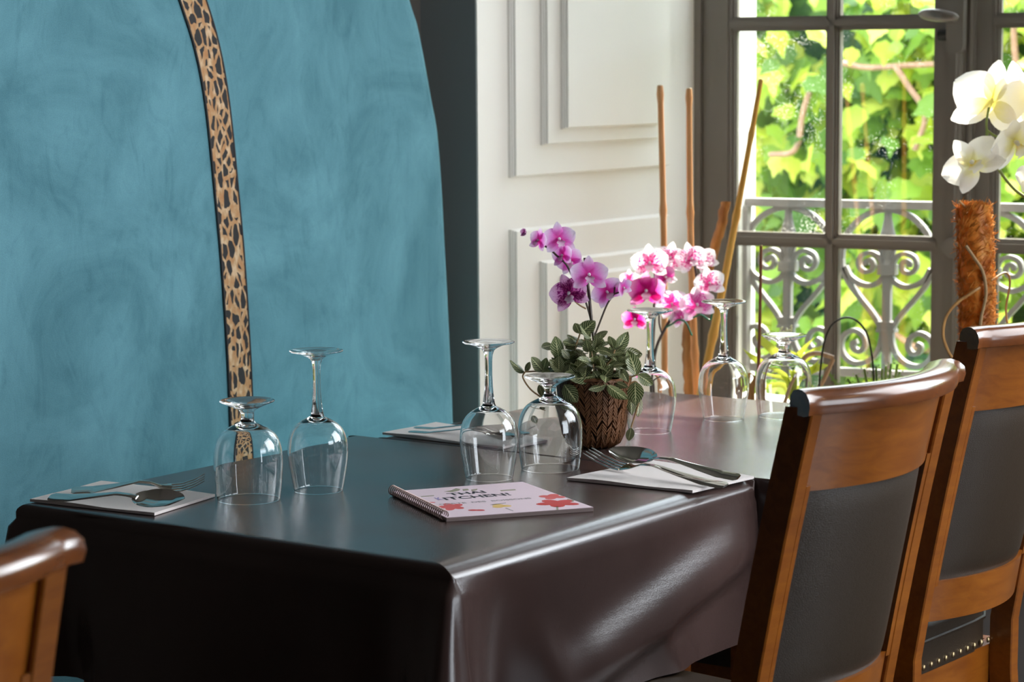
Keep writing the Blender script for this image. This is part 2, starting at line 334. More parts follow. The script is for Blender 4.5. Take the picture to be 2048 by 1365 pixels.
# ------------------------------------------------------------------ room shell
WA = radians(7.86); WO = Vector((-2.9, 4.8168, 0)); WX = Vector((cos(WA), sin(WA), 0)); WN = Vector((-sin(WA), cos(WA), 0))
WM = Matrix(((WX.x, WN.x, 0, WO.x), (WX.y, WN.y, 0, WO.y), (0, 0, 1, 0), (0, 0, 0, 1)))   # window-local x along, y outwards, z up
def wl(x, y, z): return WM @ Vector((x, y, z))
CEIL = 2.85
struct('floor', MB().box((-3.2, -2.2, -0.05), (3.0, 5.4, 0)), floorm)
struct('ceiling', MB().box((-3.2, -2.2, CEIL), (3.0, 4.86, CEIL + 0.05)), ceilm)
struct('wall_left', MB().box((-3.2, -2.2, 0), (-3.045, 3.95, CEIL)), mat_paint('dark brown wall paint', (0.06, 0.05, 0.042), 0.7))
dimp = mat_paint('dark back wall paint', (0.05, 0.045, 0.04), 0.7)
struct('wall_back', MB().box((-3.2, -2.35, 0), (3.0, -2.2, CEIL)), dimp)
w = MB(); w.box((2.8, -2.2, 0), (2.95, 2.0, CEIL)).box((2.8, 4.5, 0), (2.95, 5.4, CEIL)).box((2.8, 2.0, 2.6), (2.95, 4.5, CEIL)).box((2.8, 2.0, 0), (2.95, 4.5, 0.4)); struct('wall_right', w, dimp)  # the opening is unseen, added to bring in light from the right
# window wall: room-side face at y=3.95, splayed window set deep behind it
XR = -1.5
w = MB(); w.box((-3.2, 3.95, 0), (-2.904, 5.05, CEIL)); w.box((XR, 3.95, 0), (-1.25, 5.35, CEIL)); w.box((0.65, 3.95, 0), (2.95, 5.3, CEIL)); w.box((-2.922, 3.95, 2.62), (XR, 4.80, CEIL)); w.box((-1.25, 3.95, 2.62), (0.65, 5.3, CEIL))
w.box((-1.25, 3.95, 0), (0.65, 5.3, 1.05)); w.box((-2.922, 3.952, 0), (XR, 4.86, 0.42)); struct('wall_window', w, slate)  # unseen second opening, placed and raised to steer light and reflections
sill = MB(); sill.prism([(-2.9, 3.93), (XR, 3.93), (XR, 4.99), (-2.9, 4.80)], 0.42, 0.45); struct('trim_1', sill, mat_paint('grey sill paint', (0.3, 0.28, 0.26), 0.5))
# cream panelled reveal
rev = struct('wall_reveal', MB().box((-2.904, 3.9505, 0.45), (-2.9, 4.835, 2.62)), cream)
def raised(y0, y1, z0, z1, x0, h=0.019):
    """raised panel step with a moulded edge, standing proud of the reveal"""
    mb = MB(); rings = []
    for off, d in ((0, -0.001), (0, 0.36), (0.0022, 0.44), (0.0012, 0.52), (0.0014, 0.60), (0.0032, 0.64), (0.0034, 0.96), (0.0044, 1.0)):
        rings.append([Vector((x0 + d * h, a, b)) for a, b in ((y0 + off, z0 + off), (y1 - off, z0 + off), (y1 - off, z1 - off), (y0 + off, z1 - off))])
    vs = [p for r in rings for p in r]; mb.add(vs, [(i * 4 + j, i * 4 + (j + 1) % 4, i * 4 + 4 + (j + 1) % 4, i * 4 + 4 + j) for i in range(len(rings) - 1) for j in range(4)] + [tuple(len(vs) - 4 + j for j in range(4))]); return mb
for k, (a, b, c, d) in enumerate([(4.056, 4.672, 1.112, 2.5), (4.147, 4.610, 1.177, 2.43), (4.197, 4.585, 1.210, 2.39), (4.056, 4.672, 0.53, 1.003), (4.141, 4.610, 0.58, 0.931), (4.192, 4.585, 0.61, 0.897)]):
    raised(a, b, c, d, -2.9 + 0.018 * (k % 3)).build('raised_panel', cream, rev, smooth=False)
rv2 = MB(); rv2.box((XR - 0.02, 3.952, 0.45), (XR, 5.03, 2.62)); struct('wall_reveal_right', rv2, cream)

# ------------------------------------------------------------------ window 1
win = thing('window_1', 'tall grey casement window of small panes with a balcony behind', 'window'); win['kind'] = 'structure'; win.matrix_world = WM
del win['category']
ZB, ZT = 0.455, 2.60
rows = [0.938 - 0.498, 0.938, 1.436, 1.934, 2.432]
def step_bar(x0, x1, z0, z1, yb=0.045):
    """plain bar"""
    return MB().box((x0, 0, z0), (x1, yb, z1))
def bars(mb, x0, x1, z0, z1):
    mb.box((x0, 0.0, z0), (x1, 0.05, z1)); return mb
fr = MB(); fr.box((-0.02, -0.012, ZB), (0.0142, 0.06, ZT)); fr.box((1.28, -0.012, ZB), (1.4, 0.06, ZT)); fr.box((-0.02, -0.012, ZB), (1.4, 0.06, ZB + 0.03)); fr.box((-0.02, -0.012, ZT - 0.03), (1.4, 0.06, ZT)); fr.build('window_frame', taupe, win, smooth=False)
def sash(xa, xb, xm, xl, xr):
    """xa..xb stile outer limits, xl / xr glass limits, xm muntin centre"""
    mb = MB()
    mb.box((xa, 0.002, ZB + 0.03), (xl - 0.016, 0.045, ZT - 0.03)); mb.box((xr + 0.004, 0.002, ZB + 0.03), (xb, 0.045, ZT - 0.03))
    mb.box((xl - 0.016, 0.002, ZB + 0.03), (xr + 0.004, 0.045, ZB + 0.09)); mb.box((xl - 0.016, 0.002, ZT - 0.09), (xr + 0.004, 0.045, ZT - 0.03))
    st = mb.build('sash', taupe, win, smooth=False)
    # glazing beads with a double step, and bars
    be = MB()
    for x, sgn in ((xl - 0.016, 1), (xr + 0.004, -1)):
        for j, (w0, yy) in enumerate(((0.007, 0.006), (0.013, 0.012), (0.016, 0.018))):
            be.box((min(x, x + sgn * w0), yy, ZB + 0.05), (max(x, x + sgn * w0), 0.034, ZT - 0.05))
    be.build('glazing_bead', taupe, st, smooth=False)
    mu = MB()
    for hw, y0, y1 in ((0.0065, 0.0, 0.045), (0.0115, 0.007, 0.04), (0.0165, 0.013, 0.034)):
        mu.box((xm - hw, y0, ZB + 0.05), (xm + hw, y1, ZT - 0.05))
    mu.build('vertical_glazing_bar', taupe, st, smooth=False)
    for z in rows[1:]:
        mu = MB()
        for hw, y0, y1 in ((0.0065, 0.0, 0.045), (0.0115, 0.007, 0.04), (0.0165, 0.013, 0.034)):
            mu.box((xl - 0.014, y0, z - hw), (xr + 0.004, y1, z + hw))
        mu.build('horizontal_glazing_bar', taupe, st, smooth=False)
    for i in range(5):
        z0 = rows[i] + 0.014 if i else ZB + 0.08; z1 = rows[i + 1] - 0.014 if i < 4 else ZT - 0.08
        for (a, b) in ((xl - 0.004, xm - 0.013), (xm + 0.013, xr + 0.004)):
            MB().box((a, 0.0235, z0), (b, 0.0265, z1)).build('pane', pane, win, smooth=False)
sash(0.0155, 0.611, 0.3315, 0.094, 0.580)
sash(0.669, 1.27, 0.978, 0.720, 1.206)
as_ = MB(); as_.box((0.611, -0.010, ZB + 0.03), (0.669, 0.04, ZT - 0.03)); as_.box((0.6245, -0.018, ZB + 0.03), (0.650, -0.008, ZT - 0.03)); as_.tube([(0.6375, -0.017, ZB + 0.03), (0.6375, -0.017, ZT - 0.03)], 0.009, 10); as_.tube([(0.660, -0.009, ZB + 0.03), (0.660, -0.009, ZT - 0.03)], 0.006, 8)
as_.build('meeting_stile', taupe, win, smooth=False)
# espagnolette handle
han = MB(); pl = [(0.614 + 0.0195 * (1 + cos(a)), 1.383 + 0.0195 * sin(a)) for a in [pi + pi * k / 10 for k in range(11)]] + [(0.653, 1.60), (0.614, 1.60)]
Mxz = Matrix(((1, 0, 0, 0), (0, 0, 1, 0), (0, 1, 0, 0), (0, 0, 0, 1)))
han.prism(pl, -0.045, -0.018, Mxz); h = han.build('handle', taupe, win, smooth=False)
lv = MB(); lv.tube([(0.634, -0.045, 1.442), (0.634, -0.075, 1.442)], 0.009, 10)
e = [Vector((0.563 + 0.092 * t, -0.083 - 0.004 * sin(pi * t), 1.452 - 0.010 * t)) for t in [k / 14 for k in range(15)]]
lv.tube(e, [0.0015 + 0.0125 * sqrt(max(0, 1 - (2 * k / 14 - 1) ** 2)) for k in range(15)], 12, flat=0.75); lv.build('lever', mat('pewter lever', (0.25, 0.22, 0.20), 0.3, metal=0.5), h)
kb = MB(); kb.tube([(0.585, -0.006, 1.405), (0.605, -0.006, 1.405)], 0.012, 8); kb.build('latch', mat('dark latch', (0.015, 0.015, 0.015), 0.5), win)
dsk = MB(); dsk.tube([(0.628, -0.02, 0.934), (0.628, -0.026, 0.934)], [0.0225, 0.021], 28); dsk.build('rod_guide', taupe, win)

# ------------------------------------------------------------------ outside: jamb, railing, ground, vine wall
oj = MB(); oj.box((-0.6, 0.06, -0.2), (0.083, 0.165, 2.9)); oj.box((1.35, 0.06, -0.2), (2.2, 0.165, 2.9)); oj.box((-0.6, 0.06, 2.60), (2.2, 0.10, 2.9)); oj.box((0.083, 0.06, -0.2), (1.35, 0.165, 0.55))
o = oj.build('wall_outer_jamb', plaster, None, smooth=False, kind='structure'); o.matrix_world = WM
struct('ground', MB().box((-9, 5.45, -0.6), (7, 14, -0.5)), mat_green('lawn', (0.10, 0.16, 0.03), (0.20, 0.28, 0.06), 0.0))
RY = 0.115
rail = thing('balcony_railing', 'grey wrought iron railing with scrolls and arches outside the window', 'railing'); rail.matrix_world = WM
def flat3(path, t=0.011, d=0.014, w0=None):
    """flat iron bar: path of (x,z), thickness t in plane, depth d along y"""
    P = [Vector((x, RY, z)) for x, z in path]; fr_ = []
    for i, p in enumerate(P):
        tg = (P[min(i + 1, len(P) - 1)] - P[max(i - 1, 0)]).normalized(); nn = Vector((tg.z, 0, -tg.x)); fr_.append((p, nn, Vector((0, 1, 0))))
    return fr_, [(-t / 2, -d / 2), (t / 2, -d / 2), (t / 2, d / 2), (-t / 2, d / 2)]
def cr2(pts, n=7): return [(p.x, p.y) for p in bez([(x, z, 0) for x, z in pts], n)]
def rbar(name, path, t=0.011, d=0.016, parent=None):
    f, pr = flat3(path, t, d); mb = MB(); mb.sweep(f, pr); return mb.build(name, iron, parent or rail, smooth=True, angle=50)
mb = MB(); mb.box((0.0, RY - 0.016, 1.009), (1.36, RY + 0.016, 1.0275)); mb.build('top_rail', iron, rail, smooth=False)
mb = MB(); mb.box((0.0, RY - 0.012, 0.6135), (1.36, RY + 0.012, 0.6325)); mb.build('bottom_rail', iron, rail, smooth=False)
mb = MB(); mb.box((0.068, RY - 0.030, 0.575), (0.094, RY - 0.002, 1.009)); mb.build('end_post', iron, rail, smooth=False)
arch = [(-0.112 * cos(a), 0.893 + 0.114 * sin(a)) for a in [pi * k / 22 for k in range(23)]]
side = cr2([(-0.112, 0.893), (-0.108, 0.865), (-0.092, 0.833), (-0.066, 0.800), (-0.038, 0.768), (-0.020, 0.742), (-0.014, 0.728)])
usc = cr2([(-0.104, 0.872), (-0.090, 0.848), (-0.066, 0.833), (-0.042, 0.829), (-0.020, 0.838), (-0.008, 0.852)])
vol = cr2([(-0.012, 0.878), (-0.022, 0.898), (-0.042, 0.906), (-0.064, 0.898), (-0.070, 0.878), (-0.058, 0.862), (-0.040, 0.864), (-0.034, 0.878), (-0.042, 0.889), (-0.053, 0.884), (-0.052, 0.876)])
low = cr2([(0.010, 0.722), (0.014, 0.695), (0.026, 0.668), (0.050, 0.649), (0.078, 0.645), (0.102, 0.660), (0.112, 0.686), (0.102, 0.712), (0.078, 0.722), (0.058, 0.711), (0.052, 0.690), (0.064, 0.674), (0.079, 0.679), (0.082, 0.692), (0.072, 0.697)])
meshes = {}
for k in range(-1, 5):
    x0 = 0.187 + 0.2455 * k
    for nm, pth, tt in (('arch_bar', arch, 0.0125), ('side_bar', side, 0.011), ('side_bar', [(-x, z) for x, z in side], 0.011), ('scroll', usc, 0.012), ('scroll', [(-x, z) for x, z in usc], 0.012),
                        ('volute', vol, 0.010), ('volute', [(-x, z) for x, z in vol], 0.010), ('volute', low, 0.0115), ('volute', [(-x, z) for x, z in low], 0.0115)):
        if x0 < 0.1 and nm != 'volute' : continue
        key = (nm, pth[0], pth[-1])
        if key not in meshes:
            f, pr = flat3(pth, tt, 0.018); m_ = MB(); m_.sweep(f, pr); meshes[key] = m_.mesh(nm, iron, True, angle=50)
        if x0 < 0.1: continue
        link(nm, meshes[key], rail, Matrix.Translation((x0, 0, 0)))
    if x0 < 0.1 or x0 > 1.3: continue
    mb = MB(); mb.box((x0 - 0.0095, RY - 0.0095, 0.6325), (x0 + 0.0095, RY + 0.0095, 0.856)); mb.build('baluster', iron, rail, smooth=False)
    mb = MB(); mb.box((x0 - 0.0225, RY - 0.016, 0.722), (x0 + 0.0225, RY + 0.016, 0.728)); mb.box((x0 - 0.0205, RY - 0.014, 0.728), (x0 + 0.0205, RY + 0.014, 0.742)); mb.box((x0 - 0.0225, RY - 0.016, 0.742), (x0 + 0.0225, RY + 0.016, 0.747)); mb.build('collar', iron, rail, smooth=False)
    mb = MB(); mb.box((x0 - 0.021, RY - 0.014, 0.856), (x0 + 0.021, RY + 0.014, 0.880)); mb.tube([(x0, RY, 0.880), (x0, RY, 0.892), (x0, RY, 0.906), (x0, RY, 0.925), (x0, RY, 0.945), (x0, RY, 0.962), (x0, RY, 0.985), (x0, RY, 1.002)], [0.016, 0.010, 0.014, 0.016, 0.020, 0.015, 0.010, 0.009], 10, flat=0.7, ref=(1, 0, 0))
    for sg in (-1, 1): mb.tube(bez([(x0 + sg * 0.006, RY, 0.885), (x0 + sg * 0.018, RY - 0.004, 0.915), (x0 + sg * 0.022, RY - 0.008, 0.938)], 5), 0.005, 6)
    mb.build('finial', iron, rail, smooth=True, angle=40)

# vine wall about three metres beyond the window
VY = 3.1
vw = thing('climbing_vine', 'dense climbing vine of bright yellow-green leaves covering the wall outside', 'vine'); vw.matrix_world = WM
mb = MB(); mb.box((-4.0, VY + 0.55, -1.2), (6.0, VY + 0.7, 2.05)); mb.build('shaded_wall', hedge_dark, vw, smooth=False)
def heart(sz=1.0, lob=0.0):
    n = 9; pts = []
    for k in range(-n, n + 1):
        a = pi * k / n; r = 0.5 * (1 - 0.28 * cos(a)) * (1 + 0.16 * cos(3 * a) * lob) * (1.75 if abs(k) == 0 else 1.15 if abs(k) == 1 else 1.0 + 0.08 * ((k % 2) * 2 - 1))
        pts.append((cos(a) * r * 1.1 + 0.12, sin(a) * r))
    vs = [Vector((0.05, 0, 0.0))] + [Vector((x, y, -0.18 * abs(y) - 0.25 * max(0, x - 0.2) ** 2 + 0.04 * sin(9 * x + 4 * y))) for x, y in pts[:-1]]
    m = len(vs) - 1; fs = [(0, 1 + i, 1 + (i + 1) % m) for i in range(m)]
    return [v * sz for v in vs], fs
LEAFM = []
for q in range(4):
    v_, f_ = heart(1, q * 0.5); m_ = MB(); m_.add(v_, f_); LEAFM.append(m_.mesh('leaf', vine, True))
def leafmat(x, y, z, sz, droop=None):
    yaw = rnd.gauss(0, 0.7); tilt = rnd.gauss(0.9, 0.45)
    # blade mostly faces the window / sky, tip hanging
    nrm = Vector((rnd.gauss(0.2, 0.45), -1 * abs(rnd.gauss(0.6, 0.3)), abs(rnd.gauss(0.6, 0.35)))).normalized()
    tip = Vector((rnd.gauss(0, 0.5), -0.2, -1)); tip = (tip - nrm * tip.dot(nrm)).normalized(); yv = nrm.cross(tip)
    M = Matrix((tip * sz, yv * sz, nrm * sz)).transposed().to_4x4(); M.translation = Vector((x, y, z)); return M
def visx(z): return None
k = 0
# window-local visible region at the vine distance
pa = WM.inverted() @ (CP + ray(1470, 300) * 1.0); cpw = WM.inverted() @ CP
def vloc(px, py, y):
    d = (WM.inverted() @ (CP + ray(px, py))) - cpw; t = (y - cpw.y) / d.y; return cpw + d * t
while k < 300:
    px = rnd.uniform(1450, 2090); py = rnd.uniform(-30, 800); y = VY + rnd.uniform(-0.12, 0.12)
    if (sin(px * 0.021 + 2) * sin(py * 0.017 + px * 0.006) > 0.15) and rnd.random() < 0.85: continue
    p = vloc(px, py, y); o = link('leaf', LEAFM[k % 4], vw, leafmat(p.x, y, p.z, rnd.uniform(0.045, 0.105))); k += 1
mb = MB(); k = 0
while k < 8000:
    x = rnd.uniform(-3.6, 5.6); z = rnd.uniform(-1.0, 2.15)
    if k > 6000: p = vloc(rnd.uniform(1440, 2100), rnd.uniform(-50, 820), VY + 0.3); x, z = p.x, p.z; 
    y = VY + rnd.uniform(0.12, 0.5)
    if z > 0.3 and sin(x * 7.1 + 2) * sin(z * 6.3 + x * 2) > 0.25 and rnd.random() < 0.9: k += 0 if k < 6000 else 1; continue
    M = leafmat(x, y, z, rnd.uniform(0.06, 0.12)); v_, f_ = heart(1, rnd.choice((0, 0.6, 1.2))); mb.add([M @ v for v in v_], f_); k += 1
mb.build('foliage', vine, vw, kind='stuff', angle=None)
for pts in (((1660, 120), (1730, 135), (1800, 132), (1880, 128)), ((1790, 132), (1815, 170), (1850, 230), (1830, 300)), ((1620, 180), (1605, 230), (1590, 300), (1540, 310)), ((2030, 40), (2028, 80), (2035, 150), (2045, 210)), ((1700, 560), (1760, 640), (1850, 700), (1990, 690))):
    mb = MB(); P3 = [vloc(a, b, VY - 0.10 + 0.02 * i) for i, (a, b) in enumerate(pts)]; mb.tube(bez(P3, 6), 0.011, 7); mb.build('branch', branchm, vw)

# ------------------------------------------------------------------ banquette
bq = thing('banquette', 'tall teal velvet banquette back with a curved edge along the left wall', 'banquette', (0, 0, 0))
edge = [(0.0, 3.88), (0.45, 3.878), (0.624, 3.875), (0.81, 3.865), (1.005, 3.852), (1.104, 3.845), (1.216, 3.832), (1.285, 3.813), (1.35, 3.795), (1.428, 3.771), (1.475, 3.748), (1.62, 3.68), (1.80, 3.56), (1.98, 3.39), (2.12, 3.17), (2.22, 2.88), (2.27, 2.5), (2.28, 1.9)]
pth = [(p.y, p.x) for p in bez([(z, y, 0) for z, y in edge], 5)]
pth = [p for p in pth if p[0] > 2.33]; full = pth + [(2.33, pth[-1][1] - 0.01), (2.33, 1.6), (2.33, 0.8), (2.33, 0.0)]
def offs(pts, d):
    out = []
    for i, (y, z) in enumerate(pts):
        a = pts[max(i - 1, 0)]; b = pts[min(i + 1, len(pts) - 1)]; t = Vector((b[0] - a[0], b[1] - a[1])).normalized(); out.append((y - t.y * d, z + t.x * d))
    return out
mb = MB(); rings = []
for off, x in ((0.0, -3.043), (0.0, -2.93), (0.004, -2.917), (0.012, -2.906), (0.024, -2.9), (0.04, -2.8985)):
    rings.append([Vector((x, y, z)) for y, z in offs(full, off)])
n = len(full)
for a, b in zip(rings, rings[1:]): mb.add(a + b, [(i, i + 1, n + i + 1, n + i) for i in range(n - 1)])
mb.add(rings[-1], [tuple(range(n))])
mb.build('backrest', velvet, bq, smooth=True, angle=60)
sb = MB(); sb.box((-2.895, 2.34, 0.0), (-2.52, 3.85, 0.34)); sb.box((-2.895, 2.34, 0.34), (-2.47, 3.85, 0.46)); sb.build('seat', velvet, bq, smooth=False)
cl = [(0.46, 3.210), (0.74, 3.2095), (0.965, 3.198), (1.12, 3.183), (1.277, 3.164), (1.377, 3.141), (1.463, 3.106), (1.60, 3.04), (1.75, 2.93), (1.86, 2.78), (1.93, 2.55), (1.95, 2.2), (1.95, 1.9)]
cp = [(p.y, p.x) for p in bez([(z, y, 0) for z, y in cl], 8) if p.y > 2.36]
mb = MB(); L0 = offs(cp, 0.0305); R0 = offs(cp, -0.0305); acc = 0; vs = []; uvs = []; us = [0]
for i in range(1, len(cp)): acc += sqrt((cp[i][0] - cp[i - 1][0]) ** 2 + (cp[i][1] - cp[i - 1][1]) ** 2); us.append(acc)
for i in range(len(cp)): vs += [(-2.8955, L0[i][0], L0[i][1]), (-2.8955, R0[i][0], R0[i][1])]
mb.add(vs, [(2 * i, 2 * i + 1, 2 * i + 3, 2 * i + 2) for i in range(len(cp) - 1)], [((0, us[i]), (0.061, us[i]), (0.061, us[i + 1]), (0, us[i + 1])) for i in range(len(cp) - 1)])
mb.build('leopard_ribbon', leopard, bq)
mb = MB()
for Q in (L0, R0): mb.tube([(-2.896, y, z) for y, z in Q], 0.0022, 6)
mb.build('piping', mat('black piping', (0.012, 0.010, 0.012), 0.6), bq)

# ------------------------------------------------------------------ tables and cloths
def table(x0, x1, y0, y1, label):
    t = thing('dining_table', label, 'table', ((x0 + x1) / 2, (y0 + y1) / 2, 0), 0, 'tables under the brown cloths'); hx, hy = (x1 - x0) / 2 - 0.05, (y1 - y0) / 2 - 0.05
    MB().box((-hx, -hy, 0.715), (hx, hy, 0.747)).build('tabletop', woodd, t, smooth=False)
    for a in (-1, 1):
        for b in (-1, 1): MB().box((a * (hx - 0.05) - 0.025, b * (hy - 0.022) - 0.02, 0), (a * (hx - 0.05) + 0.025, b * (hy - 0.022) + 0.02, 0.715)).build('leg', woodd, t, smooth=False)
def cloth(x0, x1, y0, y1, drop, disp, label, zt=0.75, tight=0):
    # perimeter stations with small rounded corners
    rc = 0.008; st = []
    cx = [(x1 - rc, y0 + rc, -pi / 2), (x1 - rc, y1 - rc, 0), (x0 + rc, y1 - rc, pi / 2), (x0 + rc, y0 + rc, pi)]
    for i, (a, b, ang) in enumerate(cx):
        for k in range(7): th = ang + pi / 2 * k / 6; st.append((a + rc * cos(th), b + rc * sin(th), cos(th), sin(th), i + 0.5))
        nx, ny, _ = cx[(i + 1) % 4]; th = ang + pi / 2
        p0 = Vector((a + rc * cos(th), b + rc * sin(th))); p1 = Vector((nx + rc * cos(th), ny + rc * sin(th)))
        for k in range(1, 40): q = p0.lerp(p1, k / 40); st.append((q.x, q.y, cos(th), sin(th), i + 1))
    n = len(st); R = 0.021; rows_ = []
    prof = [(-1.6 * R, 0.0)] + [(-R + R * sin(a), -R + R * cos(a)) for a in [pi / 2 * k / 7 for k in range(8)]]
    for o_, h_ in prof:      # nested inset rectangles, so the rounding never folds over itself at the corners
        row = []; kn = 0.15 if tight < 0 else 0.6; kfar = 0.15 if tight > 0 else 0.3
        for x, y, nx, ny, s_ in st:
            lowk = min(1.0, (0.15 if (ny * tight > 0.3) else 0.3 if (tight < 0 and ny > 0.3) else 1.0))
            X = min(max(x, x0 - o_), x1 + o_ * 1.7); Y = min(max(y, y0 - o_ * kn), y1 + o_ * kfar)
            row.append(Vector((X, Y, zt + h_ * (lowk if h_ > -R * 0.98 else 1))))
        rows_.append(row)
    H = 20
    for k in range(1, H + 1):
        h_ = R + (drop - R) * k / H; row = []
        for x, y, nx, ny, s_ in st:
            dx, dy = disp(x, y, nx, ny, h_, s_); row.append(Vector((x + dx, y + dy, zt - h_)))
        rows_.append(row)
    mb = MB(); vs = [p for r in rows_ for p in r]; m = len(rows_)
    fs = [(i * n + j, (i + 1) * n + j, (i + 1) * n + (j + 1) % n, i * n + (j + 1) % n) for i in range(m - 1) for j in range(n)]
    cor = [3 + 46 * q for q in range(4)]; fs.append(tuple(cor)); mb.add(vs, fs)
    o = mb.build('tablecloth', vinyl, None, angle=None, label=label, cat='tablecloth', group='brown vinyl tablecloths'); return o
def g(a, b, s): return math.exp(-((a - b) / s) ** 2)
def disp1(x, y, nx, ny, h, s):
    f = (h / 0.23); o = 0.004 + 0.010 * f
    if nx > 0.7:   # right side: long soft folds running diagonally
        o = 0.003
        def sstep(a, b, v): v = min(1, max(0, (v - a) / (b - a))); return v * v * (3 - 2 * v)
        # slack band sloping down from the far corner, then the cloth falls back in below it
        hb = 0.155 - 0.24 * (y - 2.52)           # height (below the top) of the band at this y
        w_ = sstep(2.36, 2.55, y) * sstep(3.0, 2.88, y)
        o += w_ * (0.022 * sstep(hb - 0.045, hb + 0.030, h) - 0.026 * sstep(hb + 0.045, hb + 0.085, h))
        o += 0.012 * g(y, 2.43 + 0.1 * (h - 0.14), 0.022 + 0.2 * max(0, h - 0.10)) * sstep(0.085, 0.16, h) * sstep(0.24, 0.19, h)
        o += 0.013 * g(y, 2.72 + 0.6 * (h - 0.19), 0.035) * sstep(0.15, 0.20, h)
        o -= 0.006 * sstep(0.02, 0.12, h) * sstep(2.5, 2.3, y)
    if ny > 0.2: return 0.0, 0.0
    if abs(ny) > 0.7: o += f * 0.010 * sin(14 * x)
    # corners flare out into pointed folds
    for cx_, cy_ in ((-1.687, 2.24), (-2.447, 2.24)):
        d = sqrt((x - cx_) ** 2 + (y - cy_) ** 2); o += f * (0.045 * math.exp(-(d / 0.022) ** 2) + 0.012 * math.exp(-((d - 0.05) / 0.02) ** 2) - 0.018 * math.exp(-((d - 0.10) / 0.04) ** 2))
    return nx * o, ny * o
table(-2.447, -1.687, 2.24, 2.966, 'square table under the nearer dark brown vinyl cloth')
c1 = cloth(-2.447, -1.687, 2.24, 2.972, 0.235, disp1, 'glossy dark brown vinyl cloth draped over the nearest table', tight=1)
def disp2(x, y, nx, ny, h, s):
    f = h / 0.23; o = 0.004 + f * (0.008 + 0.006 * sin(12 * (x + y)));
    if ny < -0.1: return 0.0, 0.0
    return nx * o, ny * o
table(-2.395, -1.64, 2.982, 3.68, 'square table behind the nearest one, under the far dark brown cloth')
c2 = cloth(-2.395, -1.64, 2.976, 3.68, 0.2, disp2, 'dark brown vinyl cloth on the far table by the window', tight=-1)

# ------------------------------------------------------------------ wine glasses
def glass_thing(name, kind, label, loc):
    t = thing(name, label, 'glass', loc, rnd.uniform(0, 6), 'upturned glasses on the tables')
    if kind == 'tall':
        outer = [(0.0343, 0.0004), (0.0352, 0.004), (0.0378, 0.018), (0.0402, 0.032), (0.0419, 0.044), (0.0428, 0.055), (0.0425, 0.065), (0.0408, 0.075), (0.0372, 0.085), (0.0318, 0.0925), (0.0245, 0.0985), (0.0160, 0.1030), (0.0105, 0.1060)]
        inner = [(0.0333, 0.0004), (0.0342, 0.004), (0.0368, 0.018), (0.0392, 0.032), (0.0409, 0.044), (0.0418, 0.055), (0.0414, 0.065), (0.0397, 0.075), (0.0360, 0.0845), (0.0305, 0.0913), (0.0230, 0.0968), (0.0140, 0.1000), (0.006, 0.1012), (0, 0.1014)]
        stem = [(0.0105, 0.1060), (0.0092, 0.1085), (0.0085, 0.112), (0.0074, 0.120), (0.0062, 0.132), (0.0055, 0.146), (0.0053, 0.160), (0.0055, 0.172), (0.0064, 0.181), (0.0085, 0.187)]
        foot = [(0.0085, 0.187), (0.0130, 0.1905), (0.0220, 0.1940), (0.0320, 0.1968), (0.0372, 0.1982), (0.0380, 0.1992), (0.0376, 0.2002), (0.0360, 0.2004), (0.025, 0.1992), (0.012, 0.1980), (0, 0.1976)]
    else:
        outer = [(0.0432, 0.0004), (0.0440, 0.004), (0.0458, 0.018), (0.0472, 0.034), (0.0480, 0.050), (0.0478, 0.062), (0.0462, 0.074), (0.0425, 0.085), (0.0362, 0.094), (0.0280, 0.100), (0.0190, 0.1045), (0.0120, 0.108)]
        inner = [(0.0421, 0.0004), (0.0429, 0.004), (0.0447, 0.018), (0.0461, 0.034), (0.0469, 0.050), (0.0467, 0.062), (0.0450, 0.0735), (0.0412, 0.084), (0.0348, 0.0925), (0.0262, 0.0980), (0.0170, 0.1010), (0.008, 0.1025), (0, 0.1028)]
        stem = [(0.0120, 0.108), (0.0098, 0.1105), (0.0088, 0.114), (0.0086, 0.118), (0.0092, 0.122), (0.0115, 0.1252)]
        foot = [(0.0115, 0.1252), (0.0170, 0.1285), (0.0250, 0.1320), (0.0330, 0.1352), (0.0374, 0.1372), (0.0382, 0.1383), (0.0376, 0.1393), (0.0360, 0.1394), (0.025, 0.1378), (0.012, 0.1360), (0, 0.1354)]
    def smooth2(pr, n=3): return [(max(p.x, 0), p.y) for p in bez([(a, b, 0) for a, b in pr], n)]
    mb = MB(); rim = [(outer[0][0] - 0.0001, 0.0001), (outer[0][0] - 0.0005, -0.0001), (inner[0][0] + 0.0001, 0.0001)]
    so, si = smooth2(outer), smooth2(inner)
    mb.lathe(list(reversed(si)) + list(reversed(rim)) + so, 64); mb.build('bowl', glass, t, angle=None)
    MB().lathe(smooth2(stem), 40).build('stem', glass, t, angle=None)
    MB().lathe(smooth2(foot[:6]) [:-1] + foot[5:], 64).build('foot', glass, t, angle=None)
    return t
def gpos(px, py): p = PZ(px, py, 0.75); return (p.x, p.y, 0.7505)
glass_thing('water_glass', 'short', 'short-stemmed glass upside down in front of the leopard ribbon', gpos(498, 1000))
glass_thing('wine_glass', 'tall', 'tall wine glass upside down before the teal wall, right of the leopard ribbon', gpos(637, 982))
glass_thing('wine_glass', 'tall', 'tall wine glass upside down just behind the pink menu', gpos(979, 957))
glass_thing('water_glass', 'short', 'short-stemmed glass upside down before the woven basket', gpos(1101, 938))
glass_thing('wine_glass', 'tall', 'tall wine glass upside down right of the basket, under the pink orchid', gpos(1300, 864))
glass_thing('wine_glass', 'tall', 'tall wine glass upside down before the window frame', gpos(1447, 839))
glass_thing('water_glass', 'short', 'short-stemmed glass upside down before the iron railing, beside the chair', gpos(1567, 833))

